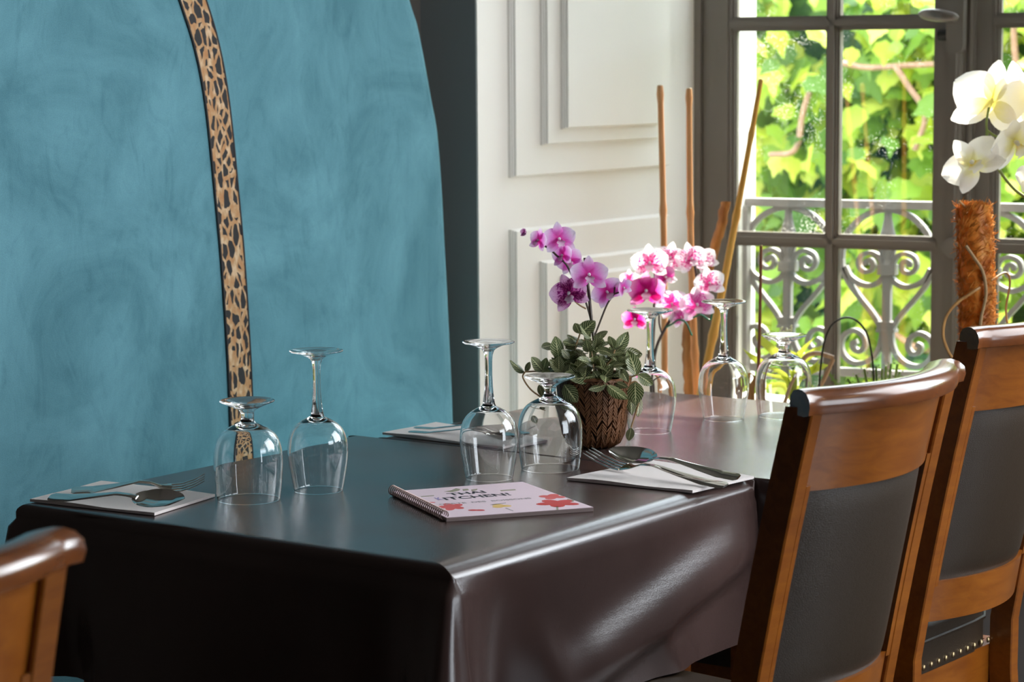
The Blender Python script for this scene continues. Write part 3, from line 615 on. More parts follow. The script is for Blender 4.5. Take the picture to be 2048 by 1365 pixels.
# ------------------------------------------------------------------ menu
A = PZ(893, 1036, 0.756); B = PZ(1187, 1015, 0.756); D = PZ(770, 986, 0.756)
xd = (B - A).normalized(); yd = Vector((-xd.y, xd.x, 0)); W_ = 0.213; H_ = 0.2
MM = Matrix(((xd.x, yd.x, 0, A.x), (xd.y, yd.y, 0, A.y), (0, 0, 1, 0.7503), (0, 0, 0, 1)))
menu = thing('menu', 'square pink spiral-bound drinks menu with red flowers on the cover', 'menu'); menu.matrix_world = MM
MI = MM.inverted()
# the cover is slightly sheared in the photograph: use measured corners in the menu frame
def ml(px, py): p = MI @ PZ(px, py, 0.756); return p.x, p.y
ca, cb, cc, cd = (0.0, 0.0), ml(1187, 1015), ml(1045, 964), ml(785, 983)
print('menu corners', ca, cb, cc, cd)
cov = [ca, cb, cc, cd]
MB().prism(cov, 0.0, 0.0048).build('pages', pages, menu, smooth=False); MB().prism([(x, y) for x, y in cov], 0.0048, 0.0056).build('cover', paper, menu, smooth=False)
ax = Vector((cd[0] - ca[0], cd[1] - ca[1], 0)); Ls = ax.length; ax.normalize(); px_ = Vector((ax.y, -ax.x, 0))
nr = 30; c_ = []
ringm = MB(); ringm.tube([Vector((0.0066 * cos(a), 0, 0.0066 * sin(a))) for a in [2 * pi * k / 14 for k in range(14)]] + [Vector((0.0066, 0, 0))], 0.00085, 5, cap=False); ringm = ringm.mesh('ring', mat('bronze binding wire', (0.30, 0.22, 0.20), 0.3, metal=0.8))
for k in range(nr):
    c0 = Vector((ca[0], ca[1], 0)) + ax * (0.006 + (Ls - 0.010) * k / (nr - 1)) - px_ * 0.001
    Mr = Matrix((px_, ax, Vector((0, 0, 1)))).transposed().to_4x4() @ Matrix.Rotation(0.25, 4, 'Z'); Mr.translation = Vector((c0.x, c0.y, 0.0079)); link('binding_ring', ringm, menu, Mr)
def text(body, x0, y0, x1, m, h=None, spacing=1.0):
    cu = bpy.data.curves.new('t', 'FONT'); cu.body = body; cu.size = 1; cu.extrude = 0.0; cu.offset = 0.028; cu.space_character = spacing
    ob = bpy.data.objects.new('t', cu); COL.objects.link(ob); dg = bpy.context.evaluated_depsgraph_get(); me = bpy.data.meshes.new_from_object(ob.evaluated_get(dg)); bpy.data.objects.remove(ob)
    xs = [v.co.x for v in me.vertices]; ys = [v.co.y for v in me.vertices]; w = max(xs) - min(xs); s = (x1 - x0) / w; sy = (h / (max(ys) - min(ys))) if h else s; mx, my = min(xs), min(ys)
    for v in me.vertices: v.co = Vector((x0 + (v.co.x - mx) * s, y0 + (v.co.y - my) * sy, 0.00575))
    me.materials.clear(); me.materials.append(m); me.name = 'lettering'; return link('lettering', me, menu)
def tx(body, pa_, pb_, m, h):
    a = ml(*pa_); b = ml(*pb_); o = text(body, 0, 0, sqrt((b[0] - a[0]) ** 2 + (b[1] - a[1]) ** 2), m, h)
    o.matrix_local = Matrix.Translation((a[0], a[1], 0)) @ Matrix.Rotation(math.atan2(b[1] - a[1], b[0] - a[0]), 4, 'Z'); return o
tx('THAI', (901, 992), (974, 986), ink, 0.018)
tx('K', (877, 1001), (890, 1000), inkp, 0.020); tx('ITCHEN!', (893, 1001), (1024, 991), ink, 0.020)
tx('CARTE  DES  BOISSONS', (880, 1011), (1064, 998), inkg, 0.009)
def blob(pts, m, name='print', z=0.0057): MB().prism([ml(*p) for p in pts], z - 0.0002, z).build(name, m, menu, smooth=False)
def flower_print(cx, cy, rx, ry, m, npet=5, ph=0.0):
    pts = []
    for k in range(40):
        a = 2 * pi * k / 40; r = 0.55 + 0.45 * abs(cos(npet * (a + ph) / 2)); pts.append((cx + rx * r * cos(a), cy - ry * r * sin(a)))
    blob(pts, m)
flower_print(1115, 1007, 45, 8, redp, 5, 0.3); flower_print(1104, 994, 27, 5.5, redl, 4, 0.2); flower_print(903, 1014, 28, 7.5, redl, 5, 0.5); flower_print(953, 1021, 17, 2.2, redp, 2, 0)
flower_print(862, 1005.5, 9, 1.2, redl, 2, 0); flower_print(1001, 1012.5, 22, 4.0, yelp, 3, 0); blob([(1112, 1013), (1116, 1013), (1117, 1020), (1113, 1020.5)], khaki)
blob([(1135, 998), (1148, 1001), (1147, 1004), (1144, 1004), (1144, 1001.6), (1134, 999.4)], khaki)
blob([(1012, 1016), (1027, 1022), (1026, 1023), (1010, 1017)], inkg); blob([(980, 1010), (985, 1009), (1012, 1006), (1012, 1007), (986, 1010.4)], inkg)
for q in ([(888, 984), (903, 981), (912, 977), (921, 979), (918, 982), (905, 985)], [(925, 979), (936, 978), (938, 981), (926, 982.5)], [(942, 980), (955, 978), (954, 981), (944, 983)], [(842, 993), (868, 991), (868, 992.5), (842, 994.5)], [(1000, 981), (1030, 979), (1032, 981), (1002, 983)]): blob(q, khaki)

# ------------------------------------------------------------------ napkins and cutlery
def napkin(pts, label, z=0.7505, fold=True, th=0.0035):
    P = [PZ(a, b, z + 0.001) for a, b in pts]; c = sum(P, Vector()) / 4
    t = thing('napkin', label, 'napkin', (c.x, c.y, z), 0, 'folded napkins on the tables'); n = 14
    mb = MB(); vs = []; idx = {}
    for lay in (0, 1):
        for i in range(n + 1):
            for j in range(n + 1):
                u, v = i / n, j / n; q = (P[0] * (1 - u) + P[1] * u) * (1 - v) + (P[3] * (1 - u) + P[2] * u) * v - c
                wob = 0.0012 * (1 + sin(7 * u + 3 * v) * cos(5 * v)) * (4 * u * (1 - u) * 0.6 + 0.4) if lay else 0
                edgec = 1.0 if not lay or (i in (0, n) or j in (0, n)) else 1
                vs.append(Vector((q.x, q.y, (th + wob) if lay else 0.0003 if not (i in (0, n) or j in (0, n)) else 0.0003)))
    N1 = (n + 1) ** 2; fs = []
    for i in range(n):
        for j in range(n):
            a = i * (n + 1) + j; fs.append((N1 + a, N1 + a + n + 1, N1 + a + n + 2, N1 + a + 1)); fs.append((a, a + 1, a + n + 2, a + n + 1))
    for i in range(n):
        for (a, b) in ((i, i + 1), (n * (n + 1) + i + 1, n * (n + 1) + i), ((i + 1) * (n + 1), i * (n + 1)), (i * (n + 1) + n, (i + 1) * (n + 1) + n)): fs.append((a, N1 + a, N1 + b, b))
    mb.add(vs, fs); mb.build('folded_sheet', napk, t, smooth=False); return t
napkin([(1133, 960), (1385, 986), (1508, 957), (1300, 924)], 'folded paper napkin beside the pot, under the fork and shiny spoon')
napkin([(60, 1003), (309, 1031), (430, 993), (203, 966)], 'folded paper napkin at the left corner of the nearest table')
napkin([(765, 869), (1010, 898), (1094, 884), (872, 848)], 'folded paper napkin on the far table, behind the tall glass')
def lerp_(tab, x):
    for (a, b), (c, d) in zip(tab, tab[1:]):
        if x <= c: return b + (d - b) * (x - a) / (c - a)
    return tab[-1][1]
def strip(mb, xs, wf, zf, th, cup=0.0, y0=0.0, m=6, cupf=None):
    vs = []; n = len(xs); k = m + 1
    for lay in (1, 0):
        for x in xs:
            for j in range(k):
                s = 2 * j / m - 1; w = wf(x); c = (cupf(x) if cupf else cup) * (s * s)
                vs.append(Vector((x, y0 + s * w, zf(x) + c + (th / 2 if lay else -th / 2) * sqrt(max(0.05, 1 - s * s * 0.9)))))
    N1 = n * k; fs = []
    for i in range(n - 1):
        for j in range(m):
            a = i * k + j; fs.append((a, a + k, a + k + 1, a + 1)); fs.append((N1 + a, N1 + a + 1, N1 + a + k + 1, N1 + a + k))
        fs.append((i * k, N1 + i * k, N1 + (i + 1) * k, (i + 1) * k)); fs.append((i * k + m, (i + 1) * k + m, N1 + (i + 1) * k + m, N1 + i * k + m))
    fs.append(tuple(j for j in range(k)) + tuple(N1 + j for j in reversed(range(k)))); e_ = (n - 1) * k; fs.append(tuple(e_ + j for j in reversed(range(k))) + tuple(N1 + e_ + j for j in range(k)))
    mb.add(vs, fs)
def fr_(a, b, n): return [a + (b - a) * k / n for k in range(n + 1)]
def fork_thing(a, b, label, roll=0.0, lift=1.0):
    t = thing('fork', label, 'fork', group='forks on the napkins'); t.matrix_world = frame(a, b - a) @ Matrix.Rotation(roll, 4, 'X'); Lf = (b - a).length
    s = Lf / 0.20
    hw = [(0, 0.006), (0.004, 0.0092), (0.03, 0.0090), (0.08, 0.0050), (0.105, 0.0034), (0.125, 0.0034), (0.135, 0.0060), (0.145, 0.0105), (0.150, 0.0118)]
    hz = [(0, 0.0020), (0.03, 0.0022), (0.07, 0.0085), (0.10, 0.0145), (0.118, 0.0125), (0.135, 0.0045), (0.150, 0.0022), (0.165, 0.0035), (0.185, 0.0105), (0.20, 0.0190)]
    hz = [(x, z * lift) for x, z in hz]
    mb = MB(); strip(mb, [x * s for x in fr_(0, 0.150, 34)], lambda x: lerp_(hw, x / s), lambda x: lerp_(hz, x / s), 0.0024); mb.build('handle', steel, t)
    for k in range(4):
        y = (-1.5 + k) * 0.0062; mb = MB(); strip(mb, [x * s for x in fr_(0.149, 0.20, 14)], lambda x: lerp_([(0.149, 0.0024), (0.19, 0.0017), (0.20, 0.0009)], x / s), lambda x: lerp_(hz, x / s), 0.0018, y0=y, m=4); mb.build('tine', steel, t)
    return t
def spoon_thing(a, b, label, roll=0.0, lift=1.0):
    t = thing('spoon', label, 'spoon', group='spoons on the napkins'); t.matrix_world = frame(a, b - a) @ Matrix.Rotation(roll, 4, 'X'); s = (b - a).length / 0.195
    hw = [(0, 0.006), (0.004, 0.0092), (0.03, 0.0088), (0.08, 0.0048), (0.11, 0.0034), (0.128, 0.0040)]
    hz = [(0, 0.0020), (0.03, 0.0025), (0.07, 0.0090), (0.10, 0.0145), (0.118, 0.0130), (0.130, 0.0095)]
    hz = [(x, z * lift) for x, z in hz]
    mb = MB(); strip(mb, [x * s for x in fr_(0, 0.128, 30)], lambda x: lerp_(hw, x / s), lambda x: lerp_(hz, x / s), 0.0024); mb.build('handle', steel, t)
    bw = lambda x: max(0.0012, 0.0215 * sin(pi * min(1, max(0, ((x / s - 0.122) / 0.073))) ** 0.85) ** 0.62) if x / s < 0.1945 else 0.0012
    zb = lambda x: lerp_([(0.120, 0.0120), (0.135, 0.0050), (0.155, 0.0022), (0.175, 0.0045), (0.195, 0.0130)], x / s)
    mb = MB(); strip(mb, [x * s for x in fr_(0.124, 0.195, 26)], bw, zb, 0.0014, cupf=lambda x: 0.0085 * sin(pi * min(1, max(0, (x / s - 0.122) / 0.073))) ** 0.7, m=12); mb.build('spoon_bowl', steel, t)
    return t
zc = 0.7590
fork_thing(PZ(1452, 975, zc), PZ(1182, 925, zc), 'fork with raised tines on the napkin beside the pot', roll=-0.35)
spoon_thing(PZ(1478, 958, zc + 0.009), PZ(1222, 915, zc + 0.019), 'large shiny spoon resting on the fork beside the pot', roll=-0.40)
fork_thing(PZ(143, 984, zc), PZ(410, 978, zc), 'fork crossing a spoon on the napkin at the left table corner', roll=0.4)
spoon_thing(PZ(100, 997, zc + 0.009), PZ(374, 1014, zc + 0.013), 'spoon lying over the fork at the left table corner', roll=0.42)
fork_thing(PZ(830, 858, zc), PZ(1065, 872, zc), 'fork on the far napkin, its handle end toward the teal wall')
spoon_thing(PZ(820, 866, zc), PZ(1055, 884, zc), 'spoon on the far napkin, mostly hidden behind the tall glass')

# ------------------------------------------------------------------ flower and leaf builders
def petal_mesh(name, m, Lp, Wp, cup=0.25, wave=0.06, roundness=0.7, nx=8, ny=6, base=0.12):
    mb = MB(); vs = []; uv = []
    for i in range(nx + 1):
        u = i / nx; w = Wp / 2 * (base + (1 - base) * sin(pi * u ** roundness) ** 0.75) if u < 1 else Wp / 2 * 0.08
        for j in range(ny + 1):
            s = 2 * j / ny - 1
            vs.append(Vector((Lp * u, s * w, Lp * (cup * u * u - 0.18 * cup * s * s + wave * sin(4 * s + 5 * u) * u)))); uv.append((u, 0.5 + s / 2))
    k = ny + 1; fs = [(i * k + j, (i + 1) * k + j, (i + 1) * k + j + 1, i * k + j + 1) for i in range(nx) for j in range(ny)]
    mb.add(vs, fs, [tuple(uv[q] for q in f) for f in fs]); return mb.mesh(name, m, True)
def lip_mesh(m, s=1.0):
    mb = MB(); vs = []; uv = []; nx, ny = 7, 6
    for i in range(nx + 1):
        u = i / nx; w = 0.010 * s * (0.45 + 0.8 * sin(pi * min(1, u * 1.1)) ** 2 + (0.5 if u > 0.75 else 0))
        for j in range(ny + 1):
            q = 2 * j / ny - 1; vs.append(Vector((-0.020 * s * u, q * w, s * (0.004 + 0.012 * sin(pi * u * 0.6) + 0.006 * q * q * (1 - u))))); uv.append((u, 0.5 + q / 2))
    k = ny + 1; fs = [(i * k + j, (i + 1) * k + j, (i + 1) * k + j + 1, i * k + j + 1) for i in range(nx) for j in range(ny)]
    mb.add(vs, fs, [tuple(uv[q] for q in f) for f in fs]); mb.tube([(0.002 * s, 0, 0), (0.003 * s, 0, 0.006 * s), (0.0, 0, 0.011 * s)], [0.003 * s, 0.004 * s, 0.003 * s], 7)
    mb.uv = [u if u else [(0.9, 0.5)] * len(f) for f, u in zip(mb.f, mb.uv)]
    return mb.mesh('flower', m, True)
PET = {}
def flower(parent, c, nrm, size, mp, ms=None, ml_=None, spin=0.0, openness=1.0):
    """orchid flower: lip and column as the part, five petals as sub-parts; +X of the flower frame is up (dorsal sepal)"""
    ms = ms or mp; ml_ = ml_ or lipm; key = (mp.name, ms.name, ml_.name)
    if key not in PET: PET[key] = (petal_mesh('petal', mp, 0.5, 0.56, 0.10, 0.035, 0.80, base=0.16), petal_mesh('sepal', ms, 0.50, 0.30, 0.08, 0.02, 0.85), lip_mesh(ml_, 10.0))
    pm, sm, lm = PET[key]
    z = Vector(nrm).normalized(); x = Vector((0, 0, 1)) - z * z.z
    if x.length < 0.1: x = Vector((1, 0, 0)) - z * z.x
    x.normalize(); y = z.cross(x); M = Matrix((x, y, z)).transposed().to_4x4() @ Matrix.Rotation(spin, 4, 'Z') @ Matrix.Scale(size, 4); M.translation = Vector(c)
    f = link('flower', lm, parent, M)
    for ang, me, zz, tilt in ((0, sm, -0.01, 0.10), (2.2, sm, -0.012, 0.05), (-2.2, sm, -0.012, 0.05), (1.25, pm, 0.0, 0.02), (-1.25, pm, 0.004, 0.02)):
        tilt = tilt + (1 - openness) * 0.9
        Mp = Matrix.Translation((0, 0, zz)) @ Matrix.Rotation(ang, 4, 'Z') @ Matrix.Rotation(-tilt, 4, 'Y')
        link('petal', me, f, Mp)
    return f
CAMDIR = Vector((0.577, -0.809, 0.12))
RT = Vector((0.8146, 0.58, 0)); UPV = Vector((0, 0, 1))
def face(r=0.0, u=0.0): return (CAMDIR + RT * r + UPV * u)
def stem(parent, pts, r, m, name='stem', n=7): mb = MB(); mb.tube(bez(pts, 6), r if isinstance(r, (int, float)) else r, n); return mb.build(name, m, parent)

# ------------------------------------------------------------------ basket pot with veined foliage and lilac orchid
pc = PZ(1188, 893, 0.75); pot = thing('potted_plant', 'woven brown basket with white-veined green leaves and a lilac orchid', 'plant', (pc.x, pc.y, 0.7505))
dpot = (pc - CP).dot(CF); print('pot depth', dpot)
pprof = [(0.030, 0.0), (0.040, 0.006), (0.047, 0.020), (0.0515, 0.045), (0.0545, 0.070), (0.0565, 0.092), (0.0575, 0.108)]
bk = MB(); bk.lathe([(0, 0.001)] + [(r - 0.003, z) for r, z in pprof] + [(0.0535, 0.108), (0.050, 0.098), (0, 0.098)], 40); bk.build('basket', darkm, pot)
mb = MB()
def prad(z):
    for (r0, z0), (r1, z1) in zip(pprof, pprof[1:]):
        if z <= z1: return r0 + (r1 - r0) * (z - z0) / (z1 - z0)
    return pprof[-1][0]
ncol, nrow = 38, 23
for c in range(ncol):
    for r in range(nrow + 1):
        zc_ = 0.001 + r * 0.0048 + rnd.uniform(-0.0008, 0.0008); a0 = 2 * pi * c / ncol; sg = 1 if c % 2 else -1; vs = []
        hw = pi / ncol * 1.04; slope = 0.0078 * rnd.uniform(0.75, 1.25)
        if rnd.random() < 0.05: continue
        for (da, dz) in ((-hw, -slope * sg - 0.0019), (hw, slope * sg - 0.0019), (hw, slope * sg + 0.0019), (-hw, -slope * sg + 0.0019)):
            zz = min(max(zc_ + dz, 0.0), 0.111); R_ = prad(zz); vs.append(Vector(((R_ - 0.0004) * cos(a0 + da), (R_ - 0.0004) * sin(a0 + da), zz)))
        m0 = min(max(zc_ + rnd.uniform(-0.0006, 0.0006), 0.0), 0.111); Rm = prad(m0) + 0.0024 + rnd.uniform(-0.0005, 0.0005)
        top_ = []
        for (da, dz) in ((-hw * 0.8, -slope * sg * 0.75 - 0.0013), (hw * 0.8, slope * sg * 0.75 - 0.0013), (hw * 0.8, slope * sg * 0.75 + 0.0013), (-hw * 0.8, -slope * sg * 0.75 + 0.0013)):
            zz = min(max(zc_ + dz, 0.0), 0.111); R_ = prad(zz) + 0.0022; top_.append(Vector((R_ * cos(a0 + da), R_ * sin(a0 + da), zz)))
        mb.add(vs + top_, [(4, 5, 6, 7), (0, 1, 5, 4), (1, 2, 6, 5), (2, 3, 7, 6), (3, 0, 4, 7)])
mb.build('woven_strip', basketm, pot, smooth=False, kind='stuff')
mb = MB(); mb.tube([Vector((0.0565 * cos(a), 0.0565 * sin(a), 0.110 + 0.0015 * sin(5 * a))) for a in [2 * pi * k / 36 for k in range(37)]], 0.003, 6, cap=False); mb.build('rim', basketm, pot)
MB().lathe([(0, 0.100), (0.0525, 0.100)], 24).build('soil', soil, pot)
def pot_pt(px, py, fwd=0.0):      # point in the pot frame, fwd metres nearer the camera than the pot axis
    return PD(px, py, dpot - fwd) - Vector((pc.x, pc.y, 0.7505))
fm = petal_mesh('leaf', fitt, 1.0, 0.68, 0.10, 0.02, 0.86, 10, 8, base=0.06)
fm2 = petal_mesh('leaf', fitt, 1.0, 0.62, -0.35, 0.03, 0.90, 10, 8, base=0.06)
fm3 = petal_mesh('leaf', fitt, 1.0, 0.50, 0.30, 0.03, 0.90, 10, 8, base=0.06)
def fleaf(base, tip, nrm=None, me=None):
    b = Vector(base); t = Vector(tip); x = (t - b); Ln = x.length; x = x.normalized(); n_ = Vector(nrm or (CAMDIR + UPV * 0.7)); n_ = (n_ - x * n_.dot(x)).normalized(); y = n_.cross(x)
    M = Matrix((x * Ln, y * Ln, n_ * Ln)).transposed().to_4x4(); M.translation = b; return link('leaf', me or rnd.choice((fm, fm2, fm3)), pot, M)
# measured leaves: base px, tip px, nearness
FL = [((1050, 744), (1014, 727), .02), ((1050, 744), (1062, 724), .02), ((1086, 742), (1060, 716), .03), ((1086, 742), (1093, 716), .02), ((1118, 716), (1109, 673), .03), ((1118, 744), (1118, 712), .05), ((1130, 744), (1098, 722), .05),
      ((1132, 718), (1148, 703), .03), ((1106, 690), (1082, 697), .02), ((1160, 668), (1150, 645), .0), ((1160, 668), (1191, 641), .0), ((1168, 682), (1184, 662), .01), ((1185, 675), (1219, 668), .01), ((1150, 690), (1124, 684), .02),
      ((1228, 700), (1221, 668), .0), ((1232, 702), (1258, 668), .0), ((1240, 712), (1286, 705), .0), ((1238, 724), (1282, 733), .02), ((1200, 735), (1206, 710), .05), ((1206, 756), (1203, 712), .055), ((1204, 762), (1222, 732), .055),
      ((1170, 730), (1150, 700), .03), ((1178, 716), (1196, 690), .02), ((1150, 742), (1172, 712), .045), ((1212, 770), (1178, 782), .07), ((1214, 770), (1252, 804), .07), ((1128, 770), (1155, 806), .062), ((1275, 750), (1308, 770), .03),
      ((1272, 752), (1262, 700), .03), ((1270, 764), (1272, 812), .045), ((1262, 790), (1262, 830), .03), ((1280, 794), (1272, 834), .02), ((1262, 856), (1258, 884), .03), ((1190, 752), (1140, 764), .065), ((1240, 740), (1256, 760), .06),
      ((1256, 760), (1232, 736), .05), ((1078, 770), (1086, 796), .02), ((1180, 700), (1176, 676), .02), ((1140, 718), (1122, 700), .04), ((1188, 706), (1200, 688), .01), ((1214, 726), (1246, 716), .03), ((1222, 752), (1254, 744), .05),
      ((1140, 728), (1136, 764), .05), ((1166, 742), (1160, 764), .06), ((1186, 742), (1206, 768), .06), ((1230, 764), (1256, 778), .06), ((1100, 742), (1082, 748), .04), ((1060, 818), (1070, 842), .0), ((1196, 700), (1222, 704), .03), ((1156, 690), (1132, 700), .03)]
for b_, t_, f_ in FL: fleaf(pot_pt(*b_, f_), pot_pt(*t_, f_ + rnd.uniform(-0.004, 0.014)), CAMDIR + RT * rnd.uniform(-0.5, 0.5) + UPV * rnd.uniform(0.1, 0.9))
for k in range(115):
    a = rnd.uniform(0, 2 * pi); r = sqrt(rnd.random()) * 0.062; h_ = 0.112 + (0.062 - r) * 0.85 + rnd.uniform(-0.006, 0.020); b0 = Vector((r * cos(a) * 0.8, r * sin(a) * 0.8, h_)); a2 = a + rnd.uniform(-0.8, 0.8)
    dr = Vector((cos(a2), sin(a2), rnd.uniform(-0.3, 0.7))).normalized() * rnd.uniform(0.022, 0.033); fleaf(b0, b0 + dr, Vector((0, 0, 1)) + Vector((cos(a), sin(a), 0)) * 0.5 + Vector(CAMDIR) * 0.4)
for pts in (((1130, 760), (1092, 744), (1050, 744)), ((1090, 800), (1062, 780), (1046, 756), (1050, 744)), ((1165, 745), (1150, 705), (1160, 668)), ((1188, 745), (1182, 700), (1168, 680)), ((1200, 745), (1222, 720), (1230, 700)), ((1240, 770), (1262, 755), (1276, 750)), ((1250, 775), (1272, 764), (1280, 794), (1262, 856)), ((1150, 760), (1118, 740), (1116, 716)), ((1215, 765), (1212, 750), (1205, 735))):
    stem(pot, [pot_pt(a, b, 0.03) for a, b in pts], 0.0013, stemb, 'trailing_stem', 6)
stem(pot, [pot_pt(1193, 775), pot_pt(1190, 700), pot_pt(1185, 660), pot_pt(1178, 590), pot_pt(1170, 516)], 0.0026, stemm, 'support_stick')
stem(pot, [pot_pt(1190, 760), pot_pt(1185, 660), pot_pt(1170, 600), pot_pt(1148, 560), pot_pt(1133, 530), pot_pt(1112, 510), pot_pt(1098, 497), pot_pt(1082, 489)], 0.0017, stemm, 'flower_stem')
stem(pot, [pot_pt(1190, 670), pot_pt(1196, 655), pot_pt(1214, 610), pot_pt(1228, 588), pot_pt(1230, 572), pot_pt(1238, 564)], 0.0015, stemm, 'flower_stem'); stem(pot, [pot_pt(1227, 589), pot_pt(1240, 584), pot_pt(1250, 576)], 0.0014, stemm, 'flower_stem')
stem(pot, [pot_pt(1172, 618), pot_pt(1158, 610), pot_pt(1142, 596)], 0.0013, stemb, 'flower_stem')
s_ = 1 / PXM(dpot)
LB = mat_petal('lilac spotted lip', (0.35, 0.02, 0.18), (0.75, 0.62, 0.74), (0.9, 0.84, 0.9))
for (px, py, w_, m1, m2, nr_, sp, fw, op) in ((1118, 480, 60, lilac, lilac, face(0.25, 0.1), 0.1, 0.0, 1.0), (1078, 482, 44, lilac, lilac, face(-1.1, 0.1), -0.2, 0.01, 1.0), (1140, 522, 50, lilac, lilac, face(-0.3, -0.1), 0.5, -0.01, 1.0), (1126, 512, 46, lilac, lilac, face(-0.9, 0.1), 0.2, 0.0, 1.0),
                                              (1178, 552, 66, lilac, lilac, face(0.1, 0.15), 0.0, 0.035, 1.0), (1140, 588, 70, lilacv, lilacv, face(-0.35, -0.15), 0.35, 0.02, 1.0), (1214, 584, 58, lilac, lilac, face(0.2, -0.3), 0.6, 0.0, 1.0), (1246, 576, 36, lilac, lilac, face(1.0, -0.2), 0.3, 0.005, 0.8)):
    flower(pot, pot_pt(px, py, fw), nr_, w_ * 1.22 * s_, m1, m2, LB, sp, op)
for (px, py) in ((1052, 466),): flower(pot, pot_pt(px, py, 0.0), face(-1.6, 0.0), 26 * s_, lilacv, lilacv, LB, 0, 0.4)

# ------------------------------------------------------------------ plants standing on the deep window sill
SZ = 0.4505
def sillpt(px, py, d): return PD(px, py, d)
def plain_pot(parent, r, h, m, c=(0, 0, 0)):
    MB().lathe([(0, 0.0), (r * 0.72, 0.0), (r, h), (r * 0.92, h), (r * 0.88, h - 0.012), (0, h - 0.012)], 28, c).build('pot', m, parent)
# pink and white orchid
dO = 4.62; oc = PZ(1318, 1, SZ) if False else PD(1318, 780, dO); orc = thing('potted_orchid', 'white and magenta blotched orchid in bloom on the sill, behind the basket', 'plant', (oc.x, oc.y, SZ))
O0 = Vector((oc.x, oc.y, SZ))
def op(px, py, f=0.0): return PD(px, py, dO - f) - O0
plain_pot(orc, 0.055, 0.11, clay)
MB().lathe([(0, 0.099), (0.0478, 0.099)], 24).build('soil', soil, orc)
stem(orc, [Vector((0, 0, 0.095)), op(1304, 800), op(1305, 700), op(1308, 640), op(1312, 560), op(1306, 515)], 0.0038, stemm, 'support_stick')
stem(orc, [Vector((0, 0, 0.095)), op(1309, 760), op(1312, 700), op(1332, 655), op(1360, 612), op(1386, 585), op(1393, 560), op(1390, 530)], 0.0030, stemm, 'flower_stem')
stem(orc, [op(1393, 562), op(1408, 558), op(1418, 552)], 0.0018, stemm, 'flower_stem'); stem(orc, [op(1325, 672), op(1318, 640), op(1324, 585), op(1345, 540)], 0.0018, stemm, 'flower_stem')
for k in range(3): # strap leaves low in the pot
    a = 1.2 + 2.1 * k; me = petal_mesh('leaf', succ, 0.16, 0.05, -0.25, 0.0, 0.8); link('leaf', me, orc, Matrix.Translation((0, 0, 0.10)) @ Matrix.Rotation(a, 4, 'Z') @ Matrix.Rotation(-0.3, 4, 'Y'))
so_ = 1 / PXM(dO)
for (px, py, w_, m1, m2, nr_, sp, fw) in ((1300, 528, 74, whpk, whpk, face(-0.2, 0.1), 0.1, 0.03), (1340, 518, 66, whpk, whpk, face(0.0, 0.3), -0.2, 0.0), (1382, 520, 68, whpk, whpk, face(0.3, 0.2), 0.2, 0.0), (1410, 522, 58, whpk, whpk, face(0.5, 0.3), 0.4, -0.02),
                                          (1293, 584, 74, magen, magen, face(-0.15, 0.0), 0.05, 0.06), (1330, 556, 52, magen, whpk, face(0.6, 0.2), 0.4, 0.02), (1418, 568, 66, whpk, whpk, face(0.35, 0.0), 0.2, 0.02), (1344, 608, 64, pinkp, pinkp, face(0.0, -0.3), 0.4, 0.02),
                                          (1394, 610, 70, pinkp, pinkp, face(0.1, -0.2), 0.2, 0.04), (1270, 640, 52, magen, magen, face(-0.2, -0.1), 0.0, 0.05), (1258, 560, 40, pinkp, whpk, face(-0.6, 0.1), 0.0, 0.0), (1362, 634, 46, pinkp, pinkp, face(0.2, -0.4), 0.5, 0.0)):
    flower(orc, op(px, py, fw), nr_, w_ * 1.08 * so_, m1, m2, lipm, sp)
for pts in (((1332, 655), (1345, 648), (1358, 640), (1372, 646), (1384, 672)), ((1386, 636), (1402, 630), (1420, 640), (1424, 622))):
    stem(orc, [op(a, b, 0.01) for a, b in pts], 0.0018, clipm, 'plastic_clip')
# planter with canes
dC = 5.02; cc_ = PD(1385, 790, dC); can = thing('cane_planter', 'low brown planter on the sill holding the golden canes', 'planter', (cc_.x, cc_.y, SZ)); CO = Vector((cc_.x, cc_.y, SZ))
MB().box((-0.13, -0.06, 0), (0.11, 0.06, 0.10)).build('trough', terr, can, smooth=False); MB().box((-0.12, -0.05, 0.10), (0.10, 0.05, 0.104)).build('soil', soil, can, smooth=False)
def cane_thing(name, p0, p1, r0, r1, m, label, nodes=(), d0=dC, d1=dC, cat='cane', bend=0.0, n=10, jag=False):
    a = PD(*p0, d0); b = PD(*p1, d1); foot = a + (a - b) * ((a.z - (SZ + 0.104)) / (b.z - a.z)); t = thing(name, label, cat, tuple(foot), 0, 'golden canes' if cat == 'cane' else None); P = []; R_ = []
    for k in range(41):
        u = k / 40; P.append(foot.lerp(b, u) - foot + RT * bend * sin(pi * u)); rr_ = r0 + (r1 - r0) * u
        for q in nodes:
            if abs(u - q) < 0.013: rr_ *= 1.28
        R_.append(rr_)
    mb = MB(); mb.tube(P, R_, n); mb.build('stalk', m, t)
    mb = MB(); e_ = (P[-1] - P[-2]).normalized(); mb.tube([P[-1], P[-1] + e_ * 0.0015], [R_[-1] * 0.95, R_[-1] * 0.8], n); mb.build('cut_end', mat(name + ' cut end', (0.75, 0.6, 0.4), 0.6), t)
    return t
cane_thing('cane', (1327, 785), (1320, 172), 0.0068, 0.0062, cane2, 'straight upright cane standing farthest left of the three canes', (0.18, 0.64, 0.985), bend=0.004)
cane_thing('cane', (1396, 785), (1378, 178), 0.0080, 0.0058, cane2, 'upright cane before the edge of the grey window frame', (0.25, 0.66, 0.975), bend=-0.006)
cane_thing('cane', (1400, 790), (1522, 160), 0.0098, 0.0050, cane, 'golden cane leaning to the right across the window pane', (0.30, 0.62, 0.86), d0=dC - 0.06, d1=dC + 0.0, bend=0.004)
